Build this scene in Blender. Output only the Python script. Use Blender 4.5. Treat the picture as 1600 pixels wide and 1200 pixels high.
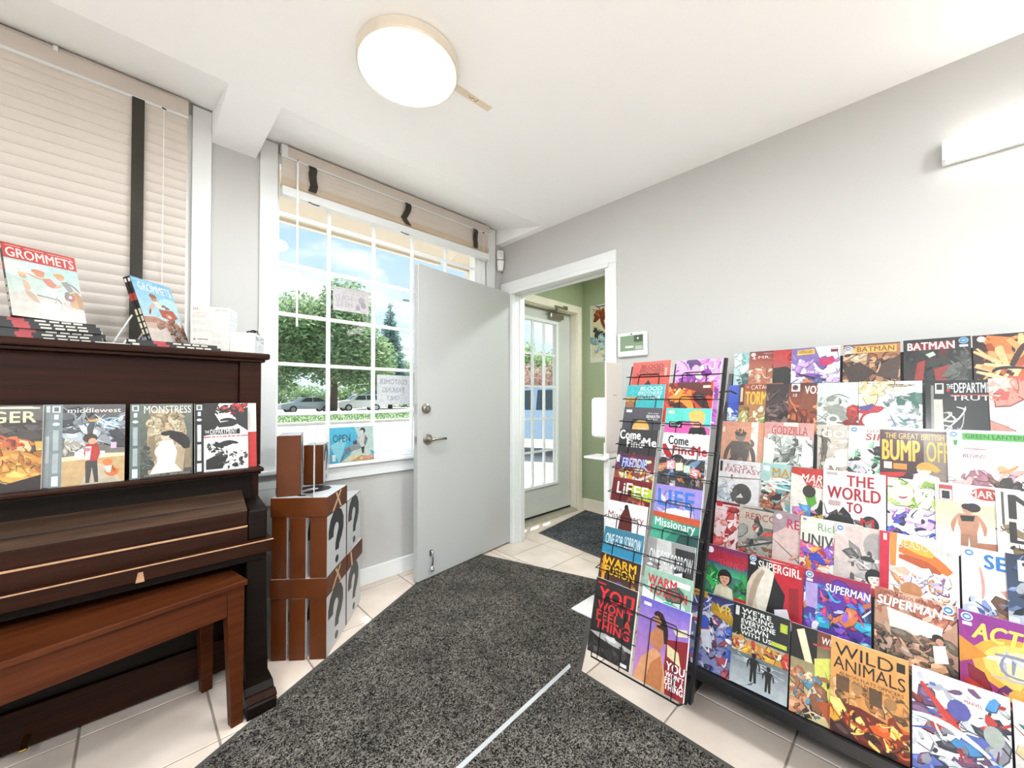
import bpy, bmesh, math, random
from mathutils import Vector, Matrix
for _o in list(bpy.data.objects): bpy.data.objects.remove(_o)
SC = bpy.context.scene
COL = SC.collection
PI = math.pi
R = math.radians

def lin(h):
    h = h.lstrip('#')
    if len(h) == 3: h = ''.join(a*2 for a in h)
    o = []
    for i in (0, 2, 4):
        c = int(h[i:i+2], 16)/255
        o.append(c/12.92 if c <= .04045 else ((c+.055)/1.055)**2.4)
    return tuple(o)

# ------------------------------------------------------------ camera
cam = bpy.data.cameras.new('camera'); camo = bpy.data.objects.new('camera', cam); COL.objects.link(camo)
camo.location = (0, 0, 1.18)
camo.rotation_euler = (R(90.8), 0, R(-44))
cam.sensor_width = 36; cam.lens = 611/1600*36; cam.shift_y = 13.5/1600
cam.clip_start = .02; cam.clip_end = 400
SC.camera = camo

# ------------------------------------------------------------ sky, sun, exposure
W = bpy.data.worlds.new('sky'); SC.world = W; W.use_nodes = True
nt = W.node_tree; nt.nodes.clear()
def N(t, **k):
    n = nt.nodes.new(t)
    for a, b in k.items(): setattr(n, a, b)
    return n
tc = N('ShaderNodeTexCoord'); sep = N('ShaderNodeSeparateXYZ'); nt.links.new(tc.outputs['Generated'], sep.inputs[0])
mp = N('ShaderNodeMapping'); mp.inputs['Scale'].default_value = (2.2, 2.2, 6.0); mp.inputs['Location'].default_value = (1.35, .4, .3)
nt.links.new(tc.outputs['Generated'], mp.inputs[0])
nz = N('ShaderNodeTexNoise'); nz.inputs['Scale'].default_value = 1.7; nz.inputs['Detail'].default_value = 7; nz.inputs['Roughness'].default_value = .55
nt.links.new(mp.outputs[0], nz.inputs['Vector'])
cr = N('ShaderNodeValToRGB'); cr.color_ramp.elements[0].position = .47; cr.color_ramp.elements[1].position = .62
nt.links.new(nz.outputs['Fac'], cr.inputs[0])
gr = N('ShaderNodeValToRGB')
gr.color_ramp.elements[0].position = 0; gr.color_ramp.elements[0].color = (.75, .86, .95, 1)
gr.color_ramp.elements[1].position = .55; gr.color_ramp.elements[1].color = (.30, .52, .86, 1)
nt.links.new(sep.outputs['Z'], gr.inputs[0])
mx = N('ShaderNodeMix', data_type='RGBA'); nt.links.new(cr.outputs[0], mx.inputs[0]); nt.links.new(gr.outputs[0], mx.inputs[6]); mx.inputs[7].default_value = (1.0, 1.0, 1.0, 1)
bg = N('ShaderNodeBackground'); bg.inputs[1].default_value = .255; nt.links.new(mx.outputs[2], bg.inputs[0])
wo = N('ShaderNodeOutputWorld'); nt.links.new(bg.outputs[0], wo.inputs[0])

sun = bpy.data.lights.new('sun', 'SUN'); suno = bpy.data.objects.new('sun', sun); COL.objects.link(suno)
sun.energy = 2.1; sun.angle = R(.55); sun.color = (1, .96, .9)
_d = Vector((-.81*.5, -.585*.5, -.866)); suno.rotation_euler = _d.to_track_quat('-Z', 'Y').to_euler()
SC.view_settings.view_transform = 'Standard'; SC.view_settings.look = 'None'
SC.view_settings.gamma = 1; SC.view_settings.use_curve_mapping = False
SC.view_settings.exposure = 2.42
LAMP = 36.0      # strength of the ceiling discs
BAR = 1.4       # strength of the wall bar

# ------------------------------------------------------------ materials
MATS = {}
def mat(name, col, rough=.5, metal=0, var=0, vs=8, bump=0, bs=60, spec=.5, emit=None, es=0, coat=0, stretch=None, col2=None, trans=0):
    if name in MATS: return MATS[name]
    m = bpy.data.materials.new(name); m.use_nodes = True; MATS[name] = m
    t = m.node_tree; b = t.nodes['Principled BSDF']
    c = lin(col) if isinstance(col, str) else col
    b.inputs['Base Color'].default_value = (*c, 1)
    b.inputs['Roughness'].default_value = rough; b.inputs['Metallic'].default_value = metal
    b.inputs['Specular IOR Level'].default_value = spec
    if coat: b.inputs['Coat Weight'].default_value = coat; b.inputs['Coat Roughness'].default_value = .12
    if trans: b.inputs['Subsurface Weight'].default_value = 0
    if emit:
        b.inputs['Emission Color'].default_value = (*(lin(emit) if isinstance(emit, str) else emit), 1); b.inputs['Emission Strength'].default_value = es
    tcn = t.nodes.new('ShaderNodeTexCoord'); src = tcn.outputs['Object']
    if stretch:
        mpn = t.nodes.new('ShaderNodeMapping'); mpn.inputs['Scale'].default_value = stretch; t.links.new(src, mpn.inputs[0]); src = mpn.outputs[0]
    if var or col2:
        n = t.nodes.new('ShaderNodeTexNoise'); n.inputs['Scale'].default_value = vs; n.inputs['Detail'].default_value = 5
        t.links.new(src, n.inputs['Vector'])
        r = t.nodes.new('ShaderNodeValToRGB'); r.color_ramp.elements[0].position = .3; r.color_ramp.elements[1].position = .7
        c2 = lin(col2) if col2 else tuple(min(1, x*(1+var)) for x in c)
        c1 = c if col2 else tuple(x*(1-var) for x in c)
        r.color_ramp.elements[0].color = (*c1, 1); r.color_ramp.elements[1].color = (*c2, 1)
        t.links.new(n.outputs['Fac'], r.inputs[0]); t.links.new(r.outputs[0], b.inputs['Base Color'])
    if bump:
        n2 = t.nodes.new('ShaderNodeTexNoise'); n2.inputs['Scale'].default_value = bs; n2.inputs['Detail'].default_value = 4
        t.links.new(src, n2.inputs['Vector'])
        bp = t.nodes.new('ShaderNodeBump'); bp.inputs['Strength'].default_value = bump; bp.inputs['Distance'].default_value = .004
        t.links.new(n2.outputs['Fac'], bp.inputs['Height']); t.links.new(bp.outputs[0], b.inputs['Normal'])
    return m

def glass_mat():
    m = bpy.data.materials.new('window_glass'); m.use_nodes = True; t = m.node_tree; t.nodes.clear()
    tr = t.nodes.new('ShaderNodeBsdfTransparent'); tr.inputs[0].default_value = (.97, .99, .98, 1)
    gl = t.nodes.new('ShaderNodeBsdfGlossy'); gl.inputs['Roughness'].default_value = .02
    fr = t.nodes.new('ShaderNodeFresnel')
    ge = t.nodes.new('ShaderNodeNewGeometry'); mr = t.nodes.new('ShaderNodeMapRange'); mr.inputs[3].default_value = 1.35; mr.inputs[4].default_value = 1/1.35
    t.links.new(ge.outputs['Backfacing'], mr.inputs[0]); t.links.new(mr.outputs[0], fr.inputs[0])
    mi = t.nodes.new('ShaderNodeMixShader'); o = t.nodes.new('ShaderNodeOutputMaterial')
    t.links.new(fr.outputs[0], mi.inputs[0]); t.links.new(tr.outputs[0], mi.inputs[1]); t.links.new(gl.outputs[0], mi.inputs[2]); t.links.new(mi.outputs[0], o.inputs[0])
    return m
GLASS = glass_mat()

def print_mat(name, rough, coat):
    m = bpy.data.materials.new(name); m.use_nodes = True; t = m.node_tree; b = t.nodes['Principled BSDF']
    a = t.nodes.new('ShaderNodeVertexColor'); a.layer_name = 'Col'
    n = t.nodes.new('ShaderNodeTexNoise'); n.inputs['Scale'].default_value = 55; n.inputs['Detail'].default_value = 3
    tcn = t.nodes.new('ShaderNodeTexCoord'); t.links.new(tcn.outputs['Object'], n.inputs['Vector'])
    r = t.nodes.new('ShaderNodeValToRGB'); r.color_ramp.elements[0].position = .3; r.color_ramp.elements[0].color = (.58, .58, .58, 1); r.color_ramp.elements[1].position = .7; r.color_ramp.elements[1].color = (.74, .74, .74, 1)
    t.links.new(n.outputs['Fac'], r.inputs[0])
    mxn = t.nodes.new('ShaderNodeMix'); mxn.data_type = 'RGBA'; mxn.blend_type = 'MULTIPLY'; mxn.inputs[0].default_value = 1
    t.links.new(a.outputs['Color'], mxn.inputs[6]); t.links.new(r.outputs[0], mxn.inputs[7]); t.links.new(mxn.outputs[2], b.inputs['Base Color'])
    b.inputs['Roughness'].default_value = rough; b.inputs['Coat Weight'].default_value = coat; b.inputs['Coat Roughness'].default_value = .15
    return m
PRINT = print_mat('printed_cover', .42, .12)

def carpet_mat(name, dark, light, sc):
    m = bpy.data.materials.new(name); m.use_nodes = True; t = m.node_tree; b = t.nodes['Principled BSDF']
    b.inputs['Roughness'].default_value = .95; b.inputs['Specular IOR Level'].default_value = .15
    tcn = t.nodes.new('ShaderNodeTexCoord')
    n0 = t.nodes.new('ShaderNodeTexNoise'); n0.inputs['Scale'].default_value = sc; n0.inputs['Detail'].default_value = 2; n0.inputs['Distortion'].default_value = 2.2
    t.links.new(tcn.outputs['Object'], n0.inputs['Vector'])
    r = t.nodes.new('ShaderNodeValToRGB')
    e = r.color_ramp.elements; e[0].position = .44; e[0].color = (*lin(dark), 1); e[1].position = .62; e[1].color = (*lin(light), 1)
    t.links.new(n0.outputs['Fac'], r.inputs[0])
    n1 = t.nodes.new('ShaderNodeTexNoise'); n1.inputs['Scale'].default_value = 5; n1.inputs['Detail'].default_value = 3; t.links.new(tcn.outputs['Object'], n1.inputs['Vector'])
    r1 = t.nodes.new('ShaderNodeValToRGB'); r1.color_ramp.elements[0].position = .35; r1.color_ramp.elements[0].color = (.62, .62, .62, 1); r1.color_ramp.elements[1].position = .6
    t.links.new(n1.outputs['Fac'], r1.inputs[0])
    mxn = t.nodes.new('ShaderNodeMix'); mxn.data_type = 'RGBA'; mxn.blend_type = 'MULTIPLY'; mxn.inputs[0].default_value = 1
    t.links.new(r.outputs[0], mxn.inputs[6]); t.links.new(r1.outputs[0], mxn.inputs[7]); t.links.new(mxn.outputs[2], b.inputs['Base Color'])
    bp = t.nodes.new('ShaderNodeBump'); bp.inputs['Strength'].default_value = .9; bp.inputs['Distance'].default_value = .006
    t.links.new(n0.outputs['Fac'], bp.inputs['Height']); t.links.new(bp.outputs[0], b.inputs['Normal'])
    return m

# ------------------------------------------------------------ mesh helpers
class MB:
    def __init__(s): s.v = []; s.f = []; s.mi = []
    def face(s, pts, mi=0):
        b = len(s.v); s.v += [tuple(p) for p in pts]; s.f.append(tuple(range(b, b+len(pts)))); s.mi.append(mi); return s
    def hexa(s, p, mi=0):
        b = len(s.v); s.v += [tuple(q) for q in p]
        for i, q in enumerate(((3, 2, 1, 0), (4, 5, 6, 7), (0, 1, 5, 4), (1, 2, 6, 5), (2, 3, 7, 6), (3, 0, 4, 7))):
            s.f.append(tuple(b+k for k in q)); s.mi.append(mi[i] if isinstance(mi, (list, tuple)) else mi)
        return s
    def box(s, x0, x1, y0, y1, z0, z1, mi=0):
        return s.hexa([(x0, y0, z0), (x1, y0, z0), (x1, y1, z0), (x0, y1, z0), (x0, y0, z1), (x1, y0, z1), (x1, y1, z1), (x0, y1, z1)], mi)
    def prism(s, poly, ax, a, b, mi=0):
        # poly: list of 2D points, extruded along axis ax ('x','y','z') between a and b
        def P(p, t): return {'x': (t, p[0], p[1]), 'y': (p[0], t, p[1]), 'z': (p[0], p[1], t)}[ax]
        n = len(poly); k = len(s.v)
        s.v += [P(p, a) for p in poly]+[P(p, b) for p in poly]
        s.f.append(tuple(k+i for i in range(n))[::-1]); s.mi.append(mi)
        s.f.append(tuple(k+n+i for i in range(n))); s.mi.append(mi)
        for i in range(n):
            j = (i+1) % n; s.f.append((k+i, k+j, k+n+j, k+n+i)); s.mi.append(mi)
        return s
    def tube(s, pts, r, n=6, closed=False, mi=0):
        pts = [Vector(p) for p in pts]; k = len(s.v); m = len(pts); prev = None
        for i, p in enumerate(pts):
            if closed: d = pts[(i+1) % m]-pts[i-1]
            else: d = pts[min(i+1, m-1)]-pts[max(i-1, 0)]
            d.normalize()
            if prev is None:
                u = d.orthogonal().normalized()
            else:
                u = (prev-d*prev.dot(d)); u = u.normalized() if u.length > 1e-6 else d.orthogonal().normalized()
            prev = u; w = d.cross(u); rr = r[i] if isinstance(r, (list, tuple)) else r
            for j in range(n):
                a = 2*PI*j/n; s.v.append(tuple(p+(u*math.cos(a)+w*math.sin(a))*rr))
        for i in range(m if closed else m-1):
            i2 = (i+1) % m
            for j in range(n):
                j2 = (j+1) % n; s.f.append((k+i*n+j, k+i*n+j2, k+i2*n+j2, k+i2*n+j)); s.mi.append(mi)
        if not closed:
            s.f.append(tuple(k+j for j in range(n))[::-1]); s.mi.append(mi)
            s.f.append(tuple(k+(m-1)*n+j for j in range(n))); s.mi.append(mi)
        return s
    def lathe(s, prof, n=24, c=(0, 0, 0), axis='z', mi=0):
        # prof: (radius, height) pairs
        k = len(s.v)
        def P(r, h, a):
            x, y = r*math.cos(a), r*math.sin(a)
            return {'z': (c[0]+x, c[1]+y, c[2]+h), 'y': (c[0]+x, c[1]+h, c[2]+y), 'x': (c[0]+h, c[1]+x, c[2]+y)}[axis]
        for r, h in prof:
            for j in range(n): s.v.append(P(max(r, 1e-5), h, 2*PI*j/n))
        for i in range(len(prof)-1):
            for j in range(n):
                j2 = (j+1) % n; s.f.append((k+i*n+j, k+i*n+j2, k+(i+1)*n+j2, k+(i+1)*n+j)); s.mi.append(mi)
        s.f.append(tuple(k+j for j in range(n))[::-1]); s.mi.append(mi)
        s.f.append(tuple(k+(len(prof)-1)*n+j for j in range(n))); s.mi.append(mi)
        return s
    def ell(s, c, r, nu=12, nv=8, mi=0):
        k = len(s.v)
        for i in range(nv+1):
            t = PI*i/nv
            for j in range(nu):
                a = 2*PI*j/nu; q = max(math.sin(t), 1e-4)
                s.v.append((c[0]+r[0]*q*math.cos(a), c[1]+r[1]*q*math.sin(a), c[2]+r[2]*math.cos(t)))
        for i in range(nv):
            for j in range(nu):
                j2 = (j+1) % nu; s.f.append((k+i*nu+j, k+(i+1)*nu+j, k+(i+1)*nu+j2, k+i*nu+j2)); s.mi.append(mi)
        return s
    def build(s, name, m, parent=None, loc=(0, 0, 0), rot=(0, 0, 0), bev=0, seg=2, smooth=False):
        me = bpy.data.meshes.new(name); me.from_pydata(s.v, [], s.f)
        ms = m if isinstance(m, (list, tuple)) else [m]
        for q in ms: me.materials.append(q)
        me.polygons.foreach_set('material_index', s.mi)
        bm = bmesh.new(); bm.from_mesh(me)
        bmesh.ops.recalc_face_normals(bm, faces=bm.faces)
        if bev:
            es = [e for e in bm.edges if len(e.link_faces) == 2 and e.calc_face_angle(0) > .5]
            bmesh.ops.bevel(bm, geom=es, offset=bev, segments=seg, affect='EDGES', profile=.5, clamp_overlap=True)
        bm.to_mesh(me); bm.free()
        if smooth:
            for p in me.polygons: p.use_smooth = True
        o = bpy.data.objects.new(name, me); COL.objects.link(o)
        o.location = loc; o.rotation_euler = rot
        if parent: o.parent = parent
        return o

def empty(name, loc=(0, 0, 0), rot=(0, 0, 0)):
    o = bpy.data.objects.new(name, None); COL.objects.link(o); o.location = loc; o.rotation_euler = rot; o.empty_display_size = .05; return o
def tag(o, label, cat, group=None):
    o['label'] = label; o['category'] = cat
    if group: o['group'] = group
    return o
def struct(o, label=None, cat=None):
    o['kind'] = 'structure'
    if label: o['label'] = label
    if cat: o['category'] = cat
    return o
def inst(src, parent=None, loc=None, rot=None):
    c = src.copy(); COL.objects.link(c)
    if parent: c.parent = parent
    if loc is not None: c.location = loc
    if rot is not None: c.rotation_euler = rot
    return c

# ------------------------------------------------------------ print (covers, posters, labels)
def clip(poly, x1, y1):
    def cut(ps, inside, inter):
        out = []
        for i in range(len(ps)):
            a, b = ps[i-1], ps[i]; ia, ib = inside(a), inside(b)
            if ib:
                if not ia: out.append(inter(a, b))
                out.append(b)
            elif ia: out.append(inter(a, b))
        return out
    def lerp(a, b, t): return tuple(a[k]+(b[k]-a[k])*t for k in range(len(a)))
    for ax, lim, sg in ((0, 0, 1), (0, x1, -1), (1, 0, 1), (1, y1, -1)):
        if len(poly) < 3: return []
        poly = cut(poly, lambda p: sg*(p[ax]-lim) >= -1e-9, lambda a, b: lerp(a, b, (lim-a[ax])/(b[ax]-a[ax])))
    return poly if len(poly) >= 3 else []

TEXTS = []   # deferred lettering
def draw(parent, spec, w, h, y0=-.0003, name='cover_art', xform=None, step=.000005, textname='title'):
    """flat print: x 0..100 across, y down in the same unit, colours as hex"""
    u = w/100; H = h/u; V = []; F = []; C = []; layer = [0]
    def add(poly):
        poly = clip([(p[0], p[1], *p[2]) for p in poly], 100, H)
        if not poly: return
        z = y0-layer[0]*step; layer[0] += 1; b = len(V)
        for p in poly:
            V.append((p[0]*u, z, h-p[1]*u)); C.append((p[2], p[3], p[4], 1))
        F.append(tuple(range(b, b+len(poly))))
    def blob(rg, cx, cy, s, c, el=1.8, ink=True):
        n = rg.randint(6, 9); a0 = rg.random()*PI; ca, sa = math.cos(a0), math.sin(a0); ps = []
        for i in range(n):
            a = 2*PI*i/n; r = s*(.55+.7*rg.random()); px, py = r*math.cos(a)*el, r*math.sin(a)
            ps.append((cx+px*ca-py*sa, cy+px*sa+py*ca, c))
        if ink:
            dk = tuple(x*.22 for x in c); add([(cx+(x-cx)*1.09+.5, cy+(y-cy)*1.09+.7, dk) for x, y, _ in ps])
        add(ps)
        if ink and rg.random() < .6:
            hl = tuple(min(1, x*1.45+.04) for x in c); add([(cx-.12*s+(x-cx)*.5, cy-.18*s+(y-cy)*.42, hl) for x, y, _ in ps])
    def ell(cx, cy, rx, ry, c, rot=0, n=16):
        ca, sa = math.cos(R(rot)), math.sin(R(rot))
        add([(cx+rx*math.cos(2*PI*i/n)*ca-ry*math.sin(2*PI*i/n)*sa, cy+rx*math.cos(2*PI*i/n)*sa+ry*math.sin(2*PI*i/n)*ca, c) for i in range(n)])
    def stroke(wd, c, x0, y0_, x1, y1, x2, y2):
        L = []; Rr = []; n = 7
        for i in range(n):
            t = i/(n-1); x = (1-t)**2*x0+2*t*(1-t)*x1+t*t*x2; y = (1-t)**2*y0_+2*t*(1-t)*y1+t*t*y2
            dx = 2*(1-t)*(x1-x0)+2*t*(x2-x1); dy = 2*(1-t)*(y1-y0_)+2*t*(y2-y1); q = math.hypot(dx, dy) or 1
            k = wd*(.25+.75*math.sin(PI*(.12+.8*t)))/2
            L.append((x-dy/q*k, y+dx/q*k, c)); Rr.append((x+dy/q*k, y-dx/q*k, c))
        for i in range(n-1):
            add([L[i], L[i+1], Rr[i+1], Rr[i]]); layer[0] -= 1
        layer[0] += 1
    for cmd in spec.split(';'):
        a = cmd.split()
        if not a: continue
        k = a[0]
        if k == 'B':
            c0 = lin(a[1]); c1 = lin(a[2]) if len(a) > 2 else c0
            add([(0, 0, c0), (100, 0, c0), (100, H, c1), (0, H, c1)])
        elif k == 'G':
            c0, c1 = lin(a[3]), lin(a[4]); y1, y2 = float(a[1]), float(a[2])
            add([(0, y1, c0), (100, y1, c0), (100, y2, c1), (0, y2, c1)])
        elif k == 'r':
            x1, y1, x2, y2 = map(float, a[1:5]); c = lin(a[5]); add([(x1, y1, c), (x2, y1, c), (x2, y2, c), (x1, y2, c)])
        elif k == 'e':
            ell(*map(float, a[1:5]), lin(a[5]), float(a[6]) if len(a) > 6 else 0)
        elif k == 'p':
            q = list(map(float, a[2:])); c = lin(a[1]); add([(q[i], q[i+1], c) for i in range(0, len(q), 2)])
        elif k == 'b':
            rg = random.Random(int(a[1])); n = int(a[2]); x1, y1, x2, y2, s = map(float, a[3:8]); cs = [lin(q) for q in a[8:]]
            for i in range(n): blob(rg, rg.uniform(x1, x2), rg.uniform(y1, y2), s*rg.uniform(.4, 1), cs[i % len(cs)])
            for i in range(n*3):
                c_ = rg.choice(cs); j_ = rg.uniform(.7, 1.25); c_ = tuple(min(1, q*j_) for q in c_)
                if i % 3: blob(rg, rg.uniform(x1, x2), rg.uniform(y1, y2), s*rg.uniform(.12, .38), c_, 2.2, ink=i % 2 == 0)
                else:
                    ax, ay = rg.uniform(x1, x2), rg.uniform(y1, y2); stroke(s*rg.uniform(.1, .28), c_, ax, ay, ax+s*rg.uniform(-1, 1), ay+s*rg.uniform(-1, 1), ax+s*rg.uniform(-1.6, 1.6), ay+s*rg.uniform(-1.6, 1.6))
        elif k == 'k':
            rg = random.Random(int(a[1])); n = int(a[2]); x1, y1, x2, y2, s = map(float, a[3:8]); cs = [lin(q) for q in a[8:]]
            for i in range(n):
                stroke(s*rg.uniform(.5, 1.2), cs[i % len(cs)], *[rg.uniform(x1, x2) if j % 2 == 0 else rg.uniform(y1, y2) for j in range(6)])
        elif k == 's':
            stroke(float(a[1]), lin(a[2]), *map(float, a[3:9]))
        elif k == 'f':   # standing person: x, foot y, height, coat, skin, hair, legs
            x, y, q = map(float, a[1:4]); co, sk, ha, le = [lin(c) for c in a[4:8]]
            add([(x-.10*q, y-.5*q, le), (x+.10*q, y-.5*q, le), (x+.11*q, y, le), (x+.03*q, y, le), (x, y-.4*q, le), (x-.03*q, y, le), (x-.11*q, y, le)])
            add([(x-.12*q, y-.81*q, co), (x+.12*q, y-.81*q, co), (x+.13*q, y-.62*q, co), (x+.09*q, y-.44*q, co), (x-.09*q, y-.44*q, co), (x-.13*q, y-.62*q, co)])
            stroke(.06*q, co, x-.11*q, y-.79*q, x-.22*q, y-.62*q, x-.19*q, y-.45*q); stroke(.06*q, co, x+.11*q, y-.79*q, x+.22*q, y-.62*q, x+.19*q, y-.45*q)
            ell(x, y-.90*q, .075*q, .095*q, sk, 0, 12); ell(x, y-.945*q, .085*q, .06*q, ha, 0, 12)
        elif k == 'h':   # portrait: x, y, r, skin, hair, dress
            x, y, q = map(float, a[1:4]); sk, ha, dr = [lin(c) for c in a[4:7]]; dk = lin('433')
            ell(x, y-.1*q, 1.25*q, 1.45*q, ha); add([(x-1.7*q, y+3.4*q, dr), (x-1.4*q, y+1.7*q, dr), (x-.4*q, y+1.3*q, dr), (x+.4*q, y+1.3*q, dr), (x+1.4*q, y+1.7*q, dr), (x+1.7*q, y+3.4*q, dr)])
            add([(x-.35*q, y+.7*q, sk), (x+.35*q, y+.7*q, sk), (x+.45*q, y+1.6*q, sk), (x-.45*q, y+1.6*q, sk)])
            ell(x, y+.1*q, .85*q, 1.1*q, sk); stroke(.7*q, ha, x-.9*q, y-.2*q, x-.3*q, y-1.0*q, x+.95*q, y-.5*q)
            for sx in (-1, 1): ell(x+sx*.36*q, y+.05*q, .16*q, .08*q, dk, 0, 8)
            ell(x, y+.68*q, .26*q, .08*q, lin('a33'), 0, 8); stroke(.09*q, tuple(c*.7 for c in sk), x, y+.1*q, x+.1*q, y+.25*q, x-.02*q, y+.42*q)
        elif k == 't':   # x y w h colour bold shear text
            x, y, tw, th = map(float, a[1:5]); c = lin(a[5]); bold, sh = float(a[6]), float(a[7])
            TEXTS.append(dict(body=' '.join(a[8:]), x=x*u, z=h-(y+th)*u, w=tw*u, h=th*u, y=y0-(layer[0]+2)*step-.00005, c=c, bold=bold, sh=sh, parent=parent, name=textname, xform=xform)); layer[0] += 4
    me = bpy.data.meshes.new(name); me.from_pydata([xform(v) for v in V] if xform else V, [], F); me.materials.append(PRINT)
    ca = me.color_attributes.new('Col', 'FLOAT_COLOR', 'POINT'); ca.data.foreach_set('color', [x for q in C for x in q])
    o = bpy.data.objects.new(name, me); COL.objects.link(o); o.parent = parent
    return o

def question_mark(parent, x0, z0, w, h, xform, col='1c1c1e'):
    pts = [(.06, .60), (.07, .74), (.17, .88), (.34, .965), (.54, .975), (.73, .92), (.85, .80), (.85, .67), (.75, .56), (.63, .475), (.55, .39), (.525, .27)]
    wd = [.15, .16, .17, .17, .17, .175, .18, .175, .165, .15, .135, .12]; V = []; F = []
    for i, (a, b) in enumerate(pts):
        q = pts[min(i+1, len(pts)-1)]; r = pts[max(i-1, 0)]; dx, dz = (q[0]-r[0])*w, (q[1]-r[1])*h; l = math.hypot(dx, dz); k = wd[i]*w*1.22
        for s in (1, -1): V.append((x0+a*w-dz/l*k*s, -.0005, z0+b*h+dx/l*k*s))
    for i in range(len(pts)-1): F.append((2*i, 2*i+1, 2*i+3, 2*i+2))
    n = len(V)
    for i in range(16): V.append((x0+.52*w+.13*w*math.cos(PI*i/8), -.0005, z0+.09*h+.075*h*math.sin(PI*i/8)))
    F.append(tuple(range(n, n+16)))
    me = bpy.data.meshes.new('question_mark'); me.from_pydata([xform(v) for v in V], [], F); me.materials.append(PRINT)
    ca = me.color_attributes.new('Col', 'FLOAT_COLOR', 'POINT'); ca.data.foreach_set('color', [x for _ in V for x in (*lin(col), 1)])
    o = bpy.data.objects.new('question_mark', me); COL.objects.link(o); o.parent = parent

def make_texts():
    tmp = []
    for d in TEXTS:
        cu = bpy.data.curves.new('lettering', 'FONT'); cu.body = d['body']; cu.size = 1; cu.offset = 0; cu.resolution_u = 3
        cu.space_character = 1.0+max(0, d['bold'])*1.6; cu.align_x = 'CENTER' if d.get('center') else 'LEFT'
        o = bpy.data.objects.new('lettering', cu); COL.objects.link(o); tmp.append(o)
    bpy.context.view_layer.update(); dg = bpy.context.evaluated_depsgraph_get()
    for d, o in zip(TEXTS, tmp):
        me = bpy.data.meshes.new_from_object(o.evaluated_get(dg))
        vs = [v.co.copy() for v in me.vertices]
        if not vs: continue
        x0 = min(v.x for v in vs); x1 = max(v.x for v in vs); y0 = min(v.y for v in vs); y1 = max(v.y for v in vs)
        bd = d['bold']*.55; sh_ = [(0, 0)]+([(bd, 0), (-bd, 0), (0, bd*.7), (0, -bd*.7)] if bd else [])
        fs = [tuple(f.vertices) for f in me.polygons]; V = []; F = []
        for ci, (dx, dz) in enumerate(sh_):
            n = len(V); F += [tuple(n+i for i in f) for f in fs]
            for q in vs:
                a = (q.x-x0)/max(1e-6, x1-x0); b = (q.y-y0)/max(1e-6, y1-y0)
                if d.get('mirror'): a = 1-a
                k = d['h']/max(1e-6, y1-y0)
                p = (d['x']+a*d['w']+d['sh']*b*d['h']+dx*k, d['y']-ci*.00002, d['z']+b*d['h']+dz*k)
                V.append(d['xform'](p) if d['xform'] else p)
        bpy.data.meshes.remove(me); me = bpy.data.meshes.new(d['name']); me.from_pydata(V, [], F); me.materials.append(PRINT)
        ca = me.color_attributes.new('Col', 'FLOAT_COLOR', 'POINT'); ca.data.foreach_set('color', [x for _ in V for x in (*d['c'], 1)])
        q = bpy.data.objects.new(d['name'], me); COL.objects.link(q); q.parent = d['parent']
    for o in tmp:
        cu = o.data; bpy.data.objects.remove(o); bpy.data.curves.remove(cu)

PAPER = mat('paper_edge', 'efece4', .7, var=.05, vs=200)
BLACKCARD = mat('black_cover_stock', '1d1b1a', .45, var=.1)
def book(name, label, cat, spec, loc, yaw, lean=0, w=.168, h=.26, t=.004, group=None, roll=0, body=None):
    m = MB().box(0, w, 0, t, 0, h)
    o = m.build(name, body or PAPER, loc=loc, rot=(-lean, roll, yaw))
    tag(o, label, cat, group)
    if spec: draw(o, spec, w, h)
    return o
# ------------------------------------------------------------ room materials
WALL = mat('wall_paint_grey', 'bfbdb9', .75, var=.015, vs=3, bump=.06, bs=220)
WHITE = mat('trim_white', 'e4e5e3', .35, var=.01)
CEIL = mat('ceiling_white', 'fbfbfa', .85, var=.01, bump=.05, bs=150)
GREEN = mat('wall_paint_green', '9da585', .75, var=.03, vs=3, bump=.06, bs=220)
CREAM = mat('trim_cream', 'e6dccb', .5, var=.03)
DOORW = mat('door_white', 'b4b4b1', .42, var=.012, vs=2)
GREYDOOR = mat('door_grey', 'c8c8c2', .45, var=.03, vs=4)
STEEL = mat('brushed_nickel', 'a8a29a', .28, metal=1, var=.08, vs=60)
CHROME = mat('chrome', 'c8c8ca', .12, metal=1, var=.04, vs=50)
BLACKR = mat('black_rubber', '151515', .7, var=.1)
GROUT = mat('grout', '8d7f73', .9, var=.12, vs=30, bump=.3, bs=300)
PLASTIC = mat('white_plastic', 'f2f2f0', .3, var=.01)

def tile_mat():
    m = mat('ceramic_tile', 'cdbbab', .25, var=.0, spec=.5, col2='dccdc0', vs=5)
    t = m.node_tree; b = t.nodes['Principled BSDF']
    oi = t.nodes.new('ShaderNodeObjectInfo'); hs = t.nodes.new('ShaderNodeHueSaturation')
    mr = t.nodes.new('ShaderNodeMapRange'); mr.inputs[3].default_value = .93; mr.inputs[4].default_value = 1.06
    t.links.new(oi.outputs['Random'], mr.inputs[0]); t.links.new(mr.outputs[0], hs.inputs['Value'])
    src = b.inputs['Base Color'].links[0].from_socket; t.links.new(src, hs.inputs['Color']); t.links.new(hs.outputs[0], b.inputs['Base Color'])
    return m
TILE = tile_mat()

XL, XR, YB, YF, ZC = -2.0, 2.23, -2.6, 2.44, 2.46
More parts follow.
